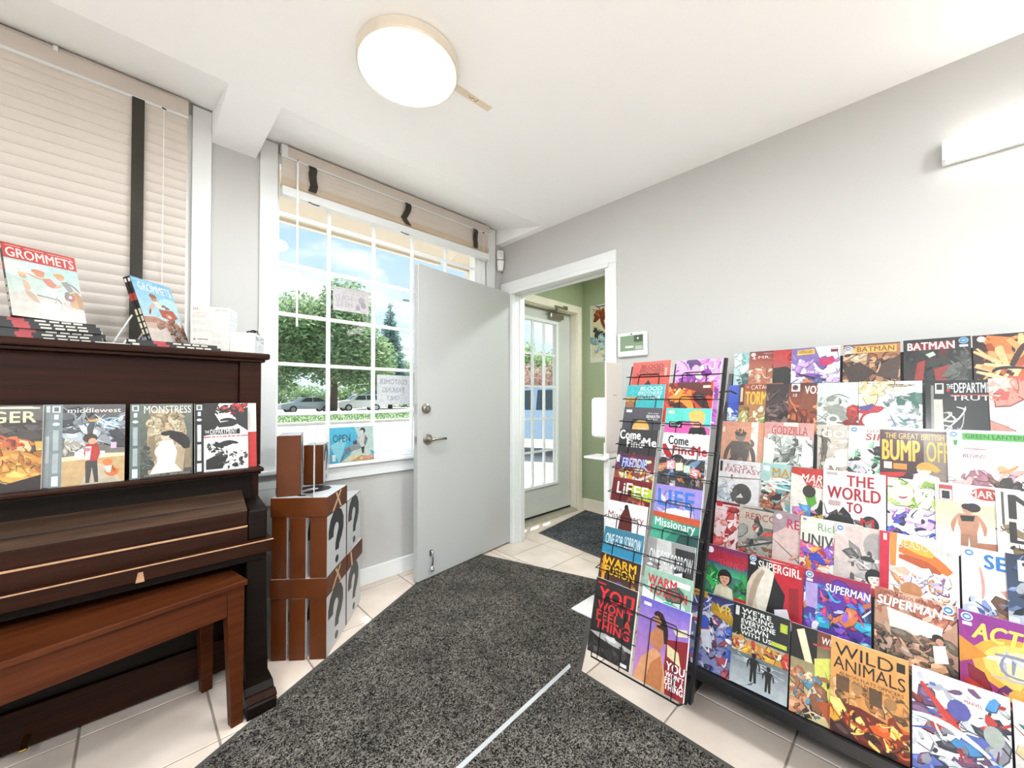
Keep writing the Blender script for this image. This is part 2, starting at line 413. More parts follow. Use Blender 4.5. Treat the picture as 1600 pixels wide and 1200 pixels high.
# ------------------------------------------------------------ floor with its tiles
fl = MB().box(XL-.1, 3.6, YB-.1, 2.66, -.14, -.003).build('floor', GROUT); struct(fl, 'beige square ceramic floor tiles with brown grout', 'floor')
def tile_grid(xs, ys):
    cache = {}
    for i in range(len(xs)-1):
        for j in range(len(ys)-1):
            w, d = xs[i+1]-xs[i], ys[j+1]-ys[j]
            if w < .012 or d < .012: continue
            k = (round(w, 3), round(d, 3))
            if k not in cache:
                g = .0035
                o = MB().box(g-w/2, w/2-g, g-d/2, d/2-g, -.006, 0).build('tile', TILE, fl, bev=.0016, seg=1); cache[k] = o
            else:
                o = inst(cache[k], fl)
            o.location = ((xs[i]+xs[i+1])/2, (ys[j]+ys[j+1])/2, 0)
xs = [XL]+[.927+.352*k for k in range(-8, 4)]+[2.035]
ys = [YB]+[.651+.345*k for k in range(-9, 6)]+[YF]
tile_grid(xs, ys)
tile_grid([2.035, 2.384, 2.733, 3.082, 3.431, 3.48], [.80, 1.104, 1.442, 1.78, 2.118, 2.456, 2.50])

# ------------------------------------------------------------ walls
def wall_y(mb, y0, y1, x0, x1, z1, holes):
    """wall slab between y0,y1 with rectangular holes (xa,xb,za,zb), sorted by x"""
    x = x0
    for xa, xb, za, zb in holes:
        mb.box(x, xa, y0, y1, 0, z1)
        if za > 0: mb.box(xa, xb, y0, y1, 0, za)
        mb.box(xa, xb, y0, y1, zb, z1); x = xb
    mb.box(x, x1, y0, y1, 0, z1); return mb
W1 = (-1.25, .19, .80, 2.56); W2 = (.555, 2.06, .79, 2.535)
struct(wall_y(MB(), YF, YF+.16, XL-.1, XR+.12, 2.75, [W1, W2]).build('wall_front', WALL), 'light grey painted wall holding the two windows', 'wall')
wr = MB(); wr.box(XR, XR+.12, YB-.1, 1.40, 0, 2.75); wr.box(XR, XR+.12, 1.40, 2.30, 2.06, 2.75); wr.box(XR, XR+.12, 2.30, YF, 0, 2.75)
struct(wr.build('wall_right', WALL), 'light grey painted wall with the doorway', 'wall')
struct(MB().box(XL-.1, XL, YB-.1, -2.3, 0, 2.75).box(XL-.1, XL, 1.3, YF, 0, 2.75).box(XL-.1, XL, -2.3, 1.3, 0, .25).box(XL-.1, XL, -2.3, 1.3, 2.42, 2.75).build('wall_left', WALL)); struct(MB().box(XL, XR, YB-.1, YB, 0, 2.75).build('wall_back', WALL))  # the opening in the left wall is added, out of view, for fill daylight
# ceiling: flat, with splayed recesses rising to the window heads
c = MB(); c.face([(XL, YB, ZC), (XR, YB, ZC), (XR, 1.93, ZC), (XL, 1.93, ZC)])
rec = [(-1.33, .265, 2.615), (.455, 2.17, 2.585)]
x = XL
for xa, xb, zt in rec:
    c.face([(x, 1.93, ZC), (xa, 1.93, ZC), (xa, YF, ZC), (x, YF, ZC)])
    c.face([(xa, 1.93, ZC), (xb, 1.93, ZC), (xb, YF, zt), (xa, YF, zt)])
    c.face([(xa, 1.93, ZC), (xa, YF, zt), (xa, YF, ZC)]); c.face([(xb, 1.93, ZC), (xb, YF, ZC), (xb, YF, zt)]); x = xb
c.face([(x, 1.93, ZC), (XR, 1.93, ZC), (XR, YF, ZC), (x, YF, ZC)])
c.box(XL-.1, XR+.12, YB-.1, 2.60, 2.75, 2.80)
struct(c.build('ceiling', CEIL), 'white ceiling with splayed recesses over the windows', 'ceiling')

# ------------------------------------------------------------ baseboards
def base(name, mb): return struct(mb.build(name, WHITE, bev=.003, seg=1))
base('baseboard_front', MB().box(XL, XR, YF-.015, YF, 0, .105))
base('baseboard_right', MB().box(XR-.015, XR, YB, 1.335, 0, .105))
base('baseboard_left', MB().box(XL, XL+.015, YB, YF-.015, 0, .105)); base('baseboard_back', MB().box(XL+.015, XR-.015, YB, YB+.015, 0, .105))

# ------------------------------------------------------------ windows
FR = mat('window_vinyl', 'f4f5f4', .3, var=.01)
def window(name, label, hole, xs, zs, cas):
    xa, xb, za, zb = hole
    root = empty(name, ((xa+xb)/2, YF, za)); struct(root, label, 'window')
    ox, oz = -(xa+xb)/2, -za
    def part(n, mb, m=WHITE, **k):
        mb.v = [(p[0]+ox, p[1]-YF, p[2]+oz) for p in mb.v]; return mb.build(n, m, root, **k)
    y0, y1 = YF+.005, YF+.075
    g = xs[-1]
    part('frame', MB().box(xa, xs[0]+.012, y0, y1, za, zb).box(g-.012, xb, y0, y1, za, zb).box(xs[0]+.012, g-.012, y0, y1, za, zs[0]+.012).box(xs[0]+.012, g-.012, y0, y1, zs[-1]-.012, zb), FR)
    part('frame', MB().box(g+.02, g+.045, y0-.004, y0, za+.02, zb-.02).box(g+.065, g+.08, y0-.004, y0, za+.02, zb-.02), FR) if xb-g > .085 else None
    for xx in xs[1:-1]: part('muntin', MB().box(xx-.010, xx+.010, YF+.010, YF+.034, zs[0]+.012, zs[-1]-.012), FR, bev=.003, seg=1)
    for zz in zs[1:-1]: part('muntin', MB().box(xs[0]+.012, g-.012, YF+.011, YF+.033, zz-.010, zz+.010), FR, bev=.003, seg=1)
    for i in range(len(xs)-1):
        for j in range(len(zs)-1):
            part('pane', MB().box(xs[i]+.004, xs[i+1]-.004, YF+.020, YF+.024, zs[j]+.004, zs[j+1]-.004), GLASS)
    for (p, q) in cas: part('casing', MB().box(p, q, YF-.018, YF, .60, zb+.04), bev=.002, seg=1)
    part('reveal', MB().box(xa-.002, xa, YF, y0, za, zb).box(xb, xb+.002, YF, y0, za, zb))
    part('sill', MB().box(cas[0][0]-.02, cas[1][1]+.02, YF-.045, YF+.02, za-.022, za), bev=.004)
    part('apron', MB().box(cas[0][0], cas[1][1], YF-.020, YF, za-.10, za-.022), bev=.002, seg=1)
    return root
window('window_1', 'wide window behind closed cream blinds above the piano', W1, [-1.21+.34*k for k in range(5)], [.84+.28*k for k in range(7)], [(-1.325, -1.25), (.19, .265)])
window('window_2', 'white gridded window looking out to the street', W2, [.556+.2808*k for k in range(6)], [.81+.2808*k for k in range(7)], [(.472, .555), (2.06, 2.145)])

w3 = empty('window_added', (XL-.05, -.5, .25)); struct(w3, 'added unseen shopfront glazing in the left wall for daylight', 'window')  # invented window out of view, brings in sky and bounced daylight
for k in range(4):
    MB().box(-.02, .02, -1.8+1.2*k-(.03 if k == 3 else 0), -1.8+1.2*k+(.03 if k == 0 else 0)+(.0 if k in (0, 3) else .04), 0, 2.17).build('mullion', FR, w3)
    if k < 3: MB().box(-.004, .004, -1.76+1.2*k, -.64+1.2*k, .03, 2.14).build('pane', GLASS, w3)
MB().box(-.02, .02, -1.8, 1.8, 0, .03).build('rail', FR, w3); MB().box(-.02, .02, -1.8, 1.8, 2.14, 2.17).build('rail', FR, w3)

# ------------------------------------------------------------ doorway casing and jamb
j = empty('trim_1', (XR, 1.85, 0)); struct(j, 'white casing and jamb around the doorway', 'door frame')
def jp(n, mb, m=WHITE, bev=.002):
    mb.v = [(p[0]-XR, p[1]-1.85, p[2]) for p in mb.v]; return mb.build(n, m, j, bev=bev, seg=1)
jp('casing', MB().box(XR-.018, XR, 1.335, 1.415, 0, 2.055)); jp('casing', MB().box(XR-.018, XR, 2.285, 2.36, 0, 2.055))
jp('head_casing', MB().box(XR-.020, XR, 1.335, 2.425, 2.055, 2.135))
jp('head_strip', MB().box(XR-.030, XR-.0, 1.385, 2.36, 2.030, 2.060))
jp('jamb', MB().box(XR, XR+.12, 1.40, 1.42, 0, 2.06)); jp('jamb', MB().box(XR, XR+.12, 2.28, 2.30, 0, 2.06)); jp('head_jamb', MB().box(XR, XR+.12, 1.42, 2.28, 2.03, 2.06))
jp('stop', MB().box(XR+.055, XR+.085, 1.42, 1.432, 0, 2.03)); jp('stop', MB().box(XR+.055, XR+.085, 2.268, 2.28, 0, 2.03)); jp('head_stop', MB().box(XR+.055, XR+.085, 1.432, 2.268, 2.018, 2.03))

# ------------------------------------------------------------ open inner door
d = empty('door_1', (2.236, 2.318, 0), (0, 0, math.atan2(-.112, -.94))); struct(d, 'plain white slab door standing open into the room', 'door')
DL = .945    # local x runs from the hinge to the latch edge, room side is +y
d1 = lambda n, mb, m, **k: mb.build(n, m, d, **k)
d1('slab', MB().box(0, DL, -.042, 0, .012, 2.042), DOORW, bev=.002, seg=1)
d1('deadbolt', MB().lathe([(.033, 0), (.033, .006), (.029, .016), (.020, .020), (.018, .026), (.0, .027)], 24, (DL-.062, 0, 1.113), 'y'), STEEL, smooth=False)
d1('deadbolt_core', MB().lathe([(.010, .026), (.010, .030), (0, .031)], 16, (DL-.062, 0, 1.113), 'y'), CHROME)
hd = d1('lever_handle', MB().lathe([(.036, 0), (.036, .005), (.030, .014), (.014, .018), (.012, .050), (.0, .052)], 24, (DL-.078, 0, .912), 'y'), STEEL)
MB().tube([(DL-.078, .046, .912), (DL-.11, .048, .914), (DL-.15, .046, .913), (DL-.195, .040, .911)], [.011, .010, .009, .008], 10).build('lever', STEEL, hd, smooth=True)
MB().tube([(DL-.195, .040, .911), (DL-.203, .039, .9105)], .0082, 10).build('lever_tip', BLACKR, hd)
d1('latch_plate', MB().box(DL, DL+.0015, -.034, -.010, 1.080, 1.145), STEEL); d1('latch_plate', MB().box(DL, DL+.0015, -.034, -.010, .880, .940), STEEL)
d1('latch_bolt', MB().prism([(DL, -.028), (DL+.010, -.024), (DL+.010, -.018), (DL, -.015)], 'z', .897, .925), STEEL)
ks = d1('door_stop', MB().box(DL-.118, DL-.096, 0, .004, .150, .190), STEEL, bev=.003)
MB().tube([(DL-.107, .010, .185), (DL-.107, .018, .17), (DL-.105, .022, .12), (DL-.103, .020, .085)], [.009, .007, .006, .007], 8).build('stop_arm', CHROME, ks, smooth=True)
MB().lathe([(.014, 0), (.016, .008), (.011, .022), (.007, .03)], 14, (DL-.102, .020, .060)).build('stop_foot', CHROME, ks)
for hz in (.22, 1.02, 1.82): d1('hinge', MB().tube([(0, .004, hz), (0, .004, hz+.09)], .006, 10), STEEL)

# ------------------------------------------------------------ entry lobby beyond the doorway
VX0, VX1, VY = XR+.12, 3.48, 2.50
struct(MB().box(VX1, VX1+.12, .7, VY+.16, 0, 2.6).build('wall_lobby_far', GREEN), 'pale green lobby wall', 'wall')
struct(wall_y(MB(), VY, VY+.16, VX0, VX1, 2.6, [(2.42, 3.37, 0, 2.085)]).build('wall_lobby_front', GREEN), 'pale green wall around the entry door', 'wall')
struct(MB().box(VX0, VX1, .7, .80, 0, 2.6).build('wall_lobby_near', GREEN))
struct(MB().box(VX0, VX0+.004, .80, 1.335, 0, 2.6).box(VX0, VX0+.004, 2.36, VY, 0, 2.6).box(VX0, VX0+.004, 1.335, 2.36, 2.14, 2.6).build('wall_lobby_inner', GREEN))
struct(MB().box(VX0, VX1, .80, VY, ZC, ZC+.1).build('ceiling_lobby', CEIL))
struct(MB().box(VX1-.014, VX1, .80, VY, 0, .11).box(3.44, VX1-.014, VY-.014, VY, 0, .11).build('baseboard_lobby', CREAM, bev=.002, seg=1))
e = empty('door_2', (2.895, 2.60, 0)); struct(e, 'grey entry door with a fifteen pane glass light', 'door')
def ep(n, mb, m, **k):
    mb.v = [(p[0]-2.895, p[1]-2.60, p[2]) for p in mb.v]; return mb.build(n, m, e, **k)
dx0, dx1, gx0, gx1, gz0, gz1 = 2.445, 3.345, 2.610, 3.115, .335, 1.935
ep('slab', MB().box(dx0, gx0, 2.575, 2.62, .045, 2.06).box(gx1, dx1, 2.575, 2.62, .045, 2.06).box(gx0, gx1, 2.575, 2.62, .045, gz0).box(gx0, gx1, 2.575, 2.62, gz1, 2.06), GREYDOOR)
ep('lite_frame', MB().box(gx0-.03, gx0, 2.562, 2.575, gz0-.03, gz1+.03).box(gx1, gx1+.03, 2.562, 2.575, gz0-.03, gz1+.03).box(gx0, gx1, 2.562, 2.575, gz0-.03, gz0).box(gx0, gx1, 2.562, 2.575, gz1, gz1+.03), WHITE, bev=.003, seg=1)
px = [gx0+(gx1-gx0)*k/3 for k in range(4)]; pz = [gz0+(gz1-gz0)*k/5 for k in range(6)]
for q in px[1:-1]: ep('muntin', MB().box(q-.009, q+.009, 2.580, 2.606, gz0, gz1), WHITE)
for q in pz[1:-1]: ep('muntin', MB().box(gx0, gx1, 2.581, 2.605, q-.009, q+.009), WHITE)
for a in range(3):
    for b in range(5): ep('pane', MB().box(px[a], px[a+1], 2.591, 2.595, pz[b], pz[b+1]), GLASS)
ep('sweep', MB().box(dx0, dx1, 2.572, 2.62, .028, .045), BLACKR)
ep('weatherstrip', MB().box(dx1, dx1+.008, 2.585, 2.615, .03, 2.068).box(dx0, dx1, 2.585, 2.615, 2.06, 2.068), BLACKR)
ep('jamb', MB().box(dx1+.008, 3.37, VY, VY+.16, 0, 2.085), CREAM); ep('jamb', MB().box(2.42, dx0, VY, VY+.16, 0, 2.085), CREAM); ep('head_jamb', MB().box(dx0, dx1+.008, VY, VY+.16, 2.068, 2.085), CREAM)
ep('casing', MB().box(3.362, 3.435, VY-.018, VY, 0, 2.075), CREAM, bev=.003, seg=1); ep('casing', MB().box(2.36, 2.428, VY-.018, VY, 0, 2.075), CREAM, bev=.003, seg=1); ep('head_casing', MB().box(2.36, 3.435, VY-.018, VY, 2.075, 2.15), CREAM, bev=.003, seg=1)
ep('threshold', MB().prism([(VY-.02, 0), (VY+.01, .024), (VY+.15, .028), (VY+.16, 0)], 'x', 2.42, 3.37), mat('threshold_metal', 'a89f90', .5, metal=.4, var=.1))
cl = ep('door_closer', MB().box(2.98, 3.19, 2.525, 2.575, 1.985, 2.035), STEEL, bev=.008)
MB().tube([(3.06-2.895, 2.53-2.60, 2.04), (3.00-2.895, 2.46-2.60, 2.066), (2.92-2.895, 2.42-2.60, 2.07)], .009, 8).build('closer_arm', STEEL, cl)
MB().tube([(2.92-2.895, 2.42-2.60, 2.072), (3.02-2.895, 2.45-2.60, 2.080), (3.14-2.895, 2.49-2.60, 2.09)], .008, 8).build('closer_arm', STEEL, cl)
MB().box(3.11-2.895, 3.18-2.895, -.13, -.118, 2.078, 2.115).build('closer_bracket', STEEL, cl, bev=.003)

# ------------------------------------------------------------ mats
CARPET = carpet_mat('mat_pile', '161311', '857f76', 84); CARPET2 = carpet_mat('mat_pile_dark', '1c1d20', '787a7c', 84)
EDGE = mat('mat_rubber_edge', '4a4742', .8, var=.1, bump=.2, bs=200); EDGEL = mat('mat_worn_edge', 'b4b6b6', .6, var=.08)
def mat_obj(label, corners, z0, pile, bw=.022, edges=None, h=.008):
    cx = sum(p[0] for p in corners)/len(corners); cy = sum(p[1] for p in corners)/len(corners)
    root = empty('floor_mat', (cx, cy, z0)); tag(root, label, 'mat', 'entrance mats')
    pl = [Vector((p[0]-cx, p[1]-cy)) for p in corners]; n = len(pl); inn = []
    for i in range(n):
        a, b, q = pl[i-1], pl[i], pl[(i+1) % n]; e1 = (b-a).normalized(); e2 = (q-b).normalized()
        n1 = Vector((-e1.y, e1.x)); n2 = Vector((-e2.y, e2.x)); k = (n1+n2)/(1+n1.dot(n2)); inn.append(b+k*bw)
    MB().prism([tuple(p) for p in inn], 'z', .001, h).build('pile', pile, root)
    for i in range(n):
        k = (i+1) % n; m = EDGE if not edges else edges[i]
        mb = MB(); a, b, q, w = pl[i], pl[k], inn[k], inn[i]
        mb.hexa([(*a, 0), (*b, 0), (*q, 0), (*w, 0), (*a, .0025), (*b, .0025), (*q, h-.002), (*w, h-.002)]); mb.build('border', m, root)
    return root
dv = Vector((.876, .483)); nv = Vector((-.483, .876))
P = lambda s, t: tuple(dv*s+nv*t)
mat_obj('large charcoal carpet mat lying between the open door and the racks', [P(.72, .227), P(2.60, .205), (1.862, 2.405), (1.63, 2.405), P(.72, 1.341)], 0, CARPET)
mat_obj('charcoal mat with a pale edge overlapping the large mat', [(.45, .30), (1.375, .25), (1.393, 1.076), (.47, 1.005)], .008, CARPET, edges=[EDGE, EDGE, EDGEL, EDGE])
mat_obj('dark grey mat inside the entry lobby', [(2.474, 1.56), (3.36, 1.47), (3.43, 2.44), (2.551, 2.311)], 0, CARPET2)
# ------------------------------------------------------------ lights
LED = mat('lamp_diffuser', 'ffffff', .5, emit=(.89, .955, 1), es=LAMP*.5); LED_FILL = mat('fill_lamp_diffuser', 'ffffff', .5, emit=(.89, .955, 1), es=LAMP*1.3); LEDB = mat('bar_diffuser', 'ffffff', .5, emit=(1, .975, .94), es=BAR)  # the stronger ceiling diffuser serves only the added fill lamps
RING = mat('lamp_ring', 'e4d8c6', .4, metal=.2, var=.03)
def ceiling_light(loc, label, s=1, led=None):
    r = empty('ceiling_light', loc); r.scale = (s, s, s); tag(r, label, 'light', 'round ceiling lights')
    MB().lathe([(.178, 0), (.186, -.008), (.186, -.040), (.180, -.046), (.172, -.046), (.172, -.040)], 48).build('rim', RING, r, smooth=False)
    MB().lathe([(.171, -.036), (.171, -.046), (.165, -.050), (.10, -.053), (.0, -.054)], 48).build('diffuser', led or LED, r, smooth=False)
    return r
ceiling_light((.735, 1.325, ZC), 'round white flush light on the ceiling by the windows')
ceiling_light((-.9, -1.1, ZC), 'added unseen round fill light over the rear left of the room', led=LED_FILL)  # invented fixture behind the camera, brightens the room
ceiling_light((.9, -1.2, ZC), 'added unseen round fill light over the rear right of the room', led=LED_FILL)  # another unseen lamp put in as fill
ceiling_light((-1.3, .0, ZC), 'added unseen round fill light near the added left glazing', led=LED_FILL)  # added out of view to lift the overall brightness
ceiling_light((2.95, 1.35, ZC), 'small added unseen fill light on the lobby ceiling', .6, LED_FILL)  # unseen lamp added to brighten the lobby
TAPE = mat('masking_tape', 'e6d6c0', .6, var=.06, vs=30)
tp = MB().box(.925, 1.122, -.017, .017, -.0015, 0).build('tape_strip', TAPE, loc=(0, 1.322, ZC), rot=(0, 0, R(-1))); tag(tp, 'strip of beige tape on the ceiling beside the round light', 'tape')
MB().tube([(1.00, -.006, -.002), (1.015, .004, -.003), (1.03, -.004, -.002), (1.045, .006, -.003), (1.05, -.010, -.002)], .0012, 5).build('tear', mat('tape_tear', '8a6f55', .8), tp)
def light_bar(loc, rz, label):
    wl = empty('wall_light_bar', loc, (0, 0, rz)); tag(wl, label, 'light', 'wall light bars')
    MB().box(-.022, 0, -.325, .325, -.044, .044).build('back_box', PLASTIC, wl, bev=.004)
    MB().prism([(-.022, -.042), (-.05, -.036), (-.06, 0), (-.05, .036), (-.022, .042)], 'y', -.315, .315).build('diffuser', LEDB, wl)
    for s in (-1, 1): MB().prism([(-.022, -.043), (-.051, -.037), (-.061, 0), (-.051, .037), (-.022, .043)], 'y', s*.315, s*.325).build('end_cap', PLASTIC, wl)
light_bar((XR, -.40, 2.112), 0, 'white light bar high on the right wall')
light_bar((-1.0, YB, 2.112), R(-90), 'added unseen light bar on the rear wall at the left')  # invented bar behind the camera, adds light on the ceiling
light_bar((1.0, YB, 2.112), R(-90), 'added unseen light bar on the rear wall at the right')  # second invented rear bar, more fill from behind

# ------------------------------------------------------------ blinds
SLAT = mat('blind_slat', 'd0c5bb', .5, var=.03, vs=4); RIB = mat('ladder_tape', '38342c', .85, var=.12, bump=.2, bs=400)
def slat_mesh(w, tilt):
    mb = MB(); n = 6; hw = .0275; pr = []
    for i in range(n+1):
        s = -1+2*i/n; q = hw*s; bow = .007*(1-s*s)
        pr.append((q*math.cos(tilt)-bow*math.sin(tilt), q*math.sin(tilt)+bow*math.cos(tilt)))
    lo = [(a+.0008*math.sin(tilt), b-.0018*math.cos(tilt)) for a, b in pr]
    return mb.prism(pr+lo[::-1], 'x', -w/2, w/2)
# closed blind over the piano
b1 = empty('window_blind', (-.53, 2.402, 2.60)); tag(b1, 'closed cream slatted blind with a black tape above the piano', 'blind', 'window blinds')
bw = 1.405
MB().box(-bw/2, bw/2, -.012, .030, -.045, -.006).build('headrail', SLAT, b1, bev=.002, seg=1)
MB().box(-bw/2, bw/2, -.020, -.013, -.092, -.020).build('valance', SLAT, b1, bev=.002, seg=1)
MB().box(-bw/2, bw/2, -.023, -.012, -.100, -.090).build('valance_edge', WHITE, b1)
for xx in (-.33, .29): MB().box(xx-.006, xx+.006, -.024, -.012, -.030, -.010).build('valance_clip', PLASTIC, b1)
sl = slat_mesh(bw-.01, R(113)).build('slat', SLAT, b1, (0, 0, -.115))
for k in range(1, 38): inst(sl, b1, (0, 0, -.115-.0445*k))
MB().box(-bw/2+.005, bw/2-.005, -.012, .012, -.115-.0445*38-.012, -.115-.0445*38+.010).build('bottom_rail', SLAT, b1, bev=.003)
for xx in (.53, -.45): MB().box(xx-.020, xx+.021, -.0262, -.0245, -1.80, -.095).build('ladder_tape', RIB, b1)
MB().tube([(.615, -.028, -.10), (.615, -.028, -1.0)], .0012, 5).build('cord', PLASTIC, b1)
MB().tube([(.608, -.030, -.098), (.622, -.030, -.102)], .003, 6).build('cord_slot', BLACKR, b1)
MB().lathe([(.004, .02), (.006, 0), (.006, -.02), (.002, -.024)], 10, (.615, -.028, -1.0)).build('cord_tassel', PLASTIC, b1)
# raised blind in the street window
b2 = empty('window_blind', (1.305, 2.402, 2.575)); tag(b2, 'raised cream blind bunched at the top of the street window', 'blind', 'window blinds')
bw = 1.485
MB().box(-bw/2, bw/2, -.012, .028, -.045, -.008).build('headrail', SLAT, b2, bev=.002, seg=1)
MB().box(-bw/2, bw/2, -.020, -.013, -.075, -.012).build('valance', SLAT, b2, bev=.002, seg=1)
MB().box(-bw/2, bw/2, -.023, -.012, -.082, -.074).build('valance_edge', WHITE, b2)
MB().box(-bw/2, -bw/2+.03, -.024, -.019, -.075, -.012).build('valance_return', WHITE, b2)
SL2 = mat('blind_slat_shade', 'cdb9a2', .5, var=.04, vs=4)
s2 = slat_mesh(bw-.01, R(113)).build('slat', SLAT, b2, (0, 0, -.098))
for k in range(1, 5): inst(s2, b2, (0, .002*(k % 2), -.098-.026*k), (0, 0, R(.1*((k*7) % 5-2))))
s3 = slat_mesh(bw-.01, R(150)).build('slat', SL2, b2, (0, .004, -.205))
for k in range(1, 5): inst(s3, b2, (0, .004, -.205-.0055*k), (0, 0, R(.1*((k*3) % 5-2))))
MB().box(-bw/2+.004, bw/2-.004, -.024, .026, -.285, -.236).build('bottom_rail', WHITE, b2, bev=.004)
for xx, bd in ((-.590, .012), (.010, -.026), (.590, .010)):
    mb = MB(); pts = [(0, 0), (.004, -.02), (0, -.05), (bd*.5, -.08), (bd, -.105), (bd*.4, -.13), (bd*-.2, -.15)]
    for i in range(len(pts)-1):
        (xa, za), (xb, zb) = pts[i], pts[i+1]; ya, yb = -.030-.006*math.sin(i*1.3), -.030-.006*math.sin((i+1)*1.3)
        mb.hexa([(xx+xa-.021, ya, -.080+za), (xx+xa+.021, ya, -.080+za), (xx+xa+.021, ya+.002, -.080+za), (xx+xa-.021, ya+.002, -.080+za), (xx+xb-.021, yb, -.080+zb), (xx+xb+.021, yb, -.080+zb), (xx+xb+.021, yb+.002, -.080+zb), (xx+xb-.021, yb+.002, -.080+zb)])
    mb.build('ladder_tape', RIB, b2)
for xx in (-.57, .0): MB().tube([(xx-.04, -.026, -.287), (xx-.01, -.028, -.294), (xx+.02, -.026, -.291)], .003, 5).build('cord_knot', RIB, b2)
MB().tube([(-.665, -.028, -.085), (-.665, -.029, -.60), (-.664, -.030, -1.0)], .0055, 8).build('tilt_wand', PLASTIC, b2)
MB().tube([(-.665, -.026, -.068), (-.665, -.030, -.098)], .003, 6).build('wand_hook', STEEL, b2)
MB().tube([(.675, -.027, -.09), (.675, -.027, -.45)], .0012, 5).build('cord', PLASTIC, b2)
MB().ell((.675, -.028, -.085), (.008, .006, .006), 8, 6).build('cord_lock', RIB, b2)

# ------------------------------------------------------------ wall devices
sn = empty('motion_sensor', (2.187, 2.405, 2.33), (0, 0, R(-28))); tag(sn, 'small white motion sensor in the corner above the door', 'sensor')
MB().box(-.030, .030, -.018, .022, .004, .082).build('head', PLASTIC, sn, bev=.016, seg=3)
MB().box(-.018, .018, -.022, -.018, .020, .062).build('lens', mat('sensor_lens', 'dcdcd8', .25), sn, bev=.001, seg=1)
MB().prism([(-.030, -.002), (.030, -.002), (.022, -.088), (-.022, -.088)], 'y', -.016, .022).build('lower_body', PLASTIC, sn, bev=.008)
al = empty('alarm_panel', (XR, 1.222, 1.512)); tag(al, 'white alarm panel with a dark green screen on the right wall', 'alarm panel')
MB().box(-.024, 0, -.098, .098, -.074, .074).build('housing', PLASTIC, al, bev=.010, seg=3)
MB().box(-.0255, -.023, -.078, .078, -.040, .056).build('screen', mat('alarm_screen', '5f6e58', .15, emit='5f6e58', es=.25), al, bev=.001, seg=1)
MB().box(-.0262, -.025, -.074, -.018, .012, .052).build('weather_tile', mat('screen_dark', '4c5a48', .15), al); MB().box(-.0262, -.025, -.074, -.026, -.036, -.012).build('button_tile', mat('screen_light', 'aeb8ae', .2), al)
MB().box(-.0262, -.025, -.012, .040, -.020, -.010).build('clock', mat('screen_text', 'dfe6dc', .3, emit='dfe6dc', es=.3), al); MB().ell((-.0255, -.044, .034), (.0015, .006, .006), 8, 6).build('sun_icon', mat('screen_text', 'dfe6dc', .3), al)
MB().box(-.0258, -.023, -.006, .006, .060, .067).build('camera_lens', BLACKR, al)

# ------------------------------------------------------------ signs in the window and lobby poster
sg = MB().box(0, .27, 0, .004, 0, .212).build('open_sign', PAPER, loc=(.832, 2.402, .792), rot=(R(-4), 0, R(1))); tag(sg, 'blue open sign with a reclining reader on the window sill', 'sign')
draw(sg, 'B 5cc6e6 3aa9cc;p c9e3dc 55 0 100 0 100 60 70 45;p 8fd6e8 0 40 40 20 20 80;p e2d6b4 24 78 62 50 80 60 98 78;p cfe0d2 45 60 66 42 88 44 95 70 60 66;p c59a66 45 78 70 66 100 72 100 78.5;e 74 10 6.5 7 333;e 72 13 4.5 5 e6e2da;p dcd8d2 66 20 80 17 86 26 80 44 68 44 64 32;p 7d7f86 80 20 86 28 80 46 76 40;s 6 c9c6c2 68 24 58 34 62 42;p 55575e 50 34 60 30 62 40 52 41;p 9a9aa0 38 44 66 40 72 50 46 56;p 77787f 30 52 42 45 48 54 36 62;s 5 77787f 34 56 28 66 22 77;p 444 70 48 78 46 76 62 72 62;r 5 60 12 74 e9f5f5;e 78 71 5 4 e8a090;e 86 72 5 4 e8a898;e 94 70 5 4 eab0a0;e 70 73 4 4 eacb90;t 7 17 38 16 1e4a55 .01 0 OPEN', .27, .212, name='sign_art', textname='lettering')
SHEET = mat('translucent_sheet', 'e6e2e2', .6, var=.02)
def sign(name, label, x0, x1, z0, z1, rz, lines, col, extra=''):
    o = MB().box(0, x1-x0, 0, .0015, 0, z1-z0).build(name, SHEET, loc=(x0, 2.4545, z0), rot=(0, R(rz), 0)); tag(o, label, 'sign')
    n0 = len(TEXTS); draw(o, extra+';'.join('t %g %g %g %g %s .02 0 %s' % (*q, col, s) for q, s in lines), x1-x0, z1-z0, name='sign_art', textname='lettering')
    for q in TEXTS[n0:]: q['mirror'] = True
    return o
sign('window_sign', 'pale paper sign with reversed lettering high on the window', .862, 1.084, 1.718, 1.862, 0, [((6, 20, 46, 15), 'SOLD'), ((6, 38, 46, 15), 'HERE')], 'c2bcc0', 'B dcd6d8 e4dede;r 4 4 96 6 cfc8ca;e 78 28 9 10 bdb6ba;e 84 42 8 9 b2abb0;p c6bfc4 62 45 72 38 76 58 64 58;e 68 52 6 5 a9a2a8;')
sign('parking_sign', 'white reversed customer parking notice low on the window', 1.142, 1.377, 1.137, 1.334, 0, [((7, 12, 86, 14), 'CUSTOMER'), ((16, 35, 66, 14), 'PARKING'), ((28, 58, 40, 14), 'ONLY')], 'a9adb2', 'B eff1f3;r 5 3 95 5 f4f4f4;')
po = MB().box(0, .42, 0, .001, 0, .60).build('poster', PAPER, loc=(VX1-.002, 2.405, 1.555), rot=(0, 0, R(-90))); tag(po, 'white bordered abstract art poster on the green lobby wall', 'poster')
draw(po, 'B f3efe2;r 6 9 94 132 efe3b4;b 3 9 10 10 90 34 11 a8481e 7d2c14 c0632a;s 9 8a3418 30 20 34 45 44 62;s 8 933b1a 70 16 60 40 64 60;b 5 8 10 60 90 80 9 24302a 2f4038 1d2622;b 6 12 10 84 90 128 12 b9d8d2 a8c8c6 d8e8e0 8fb0b4;k 3 9 10 4 70 6 1.6 333 555;k 4 5 30 138 70 140 1.2 777', .42, .60, name='poster_art')

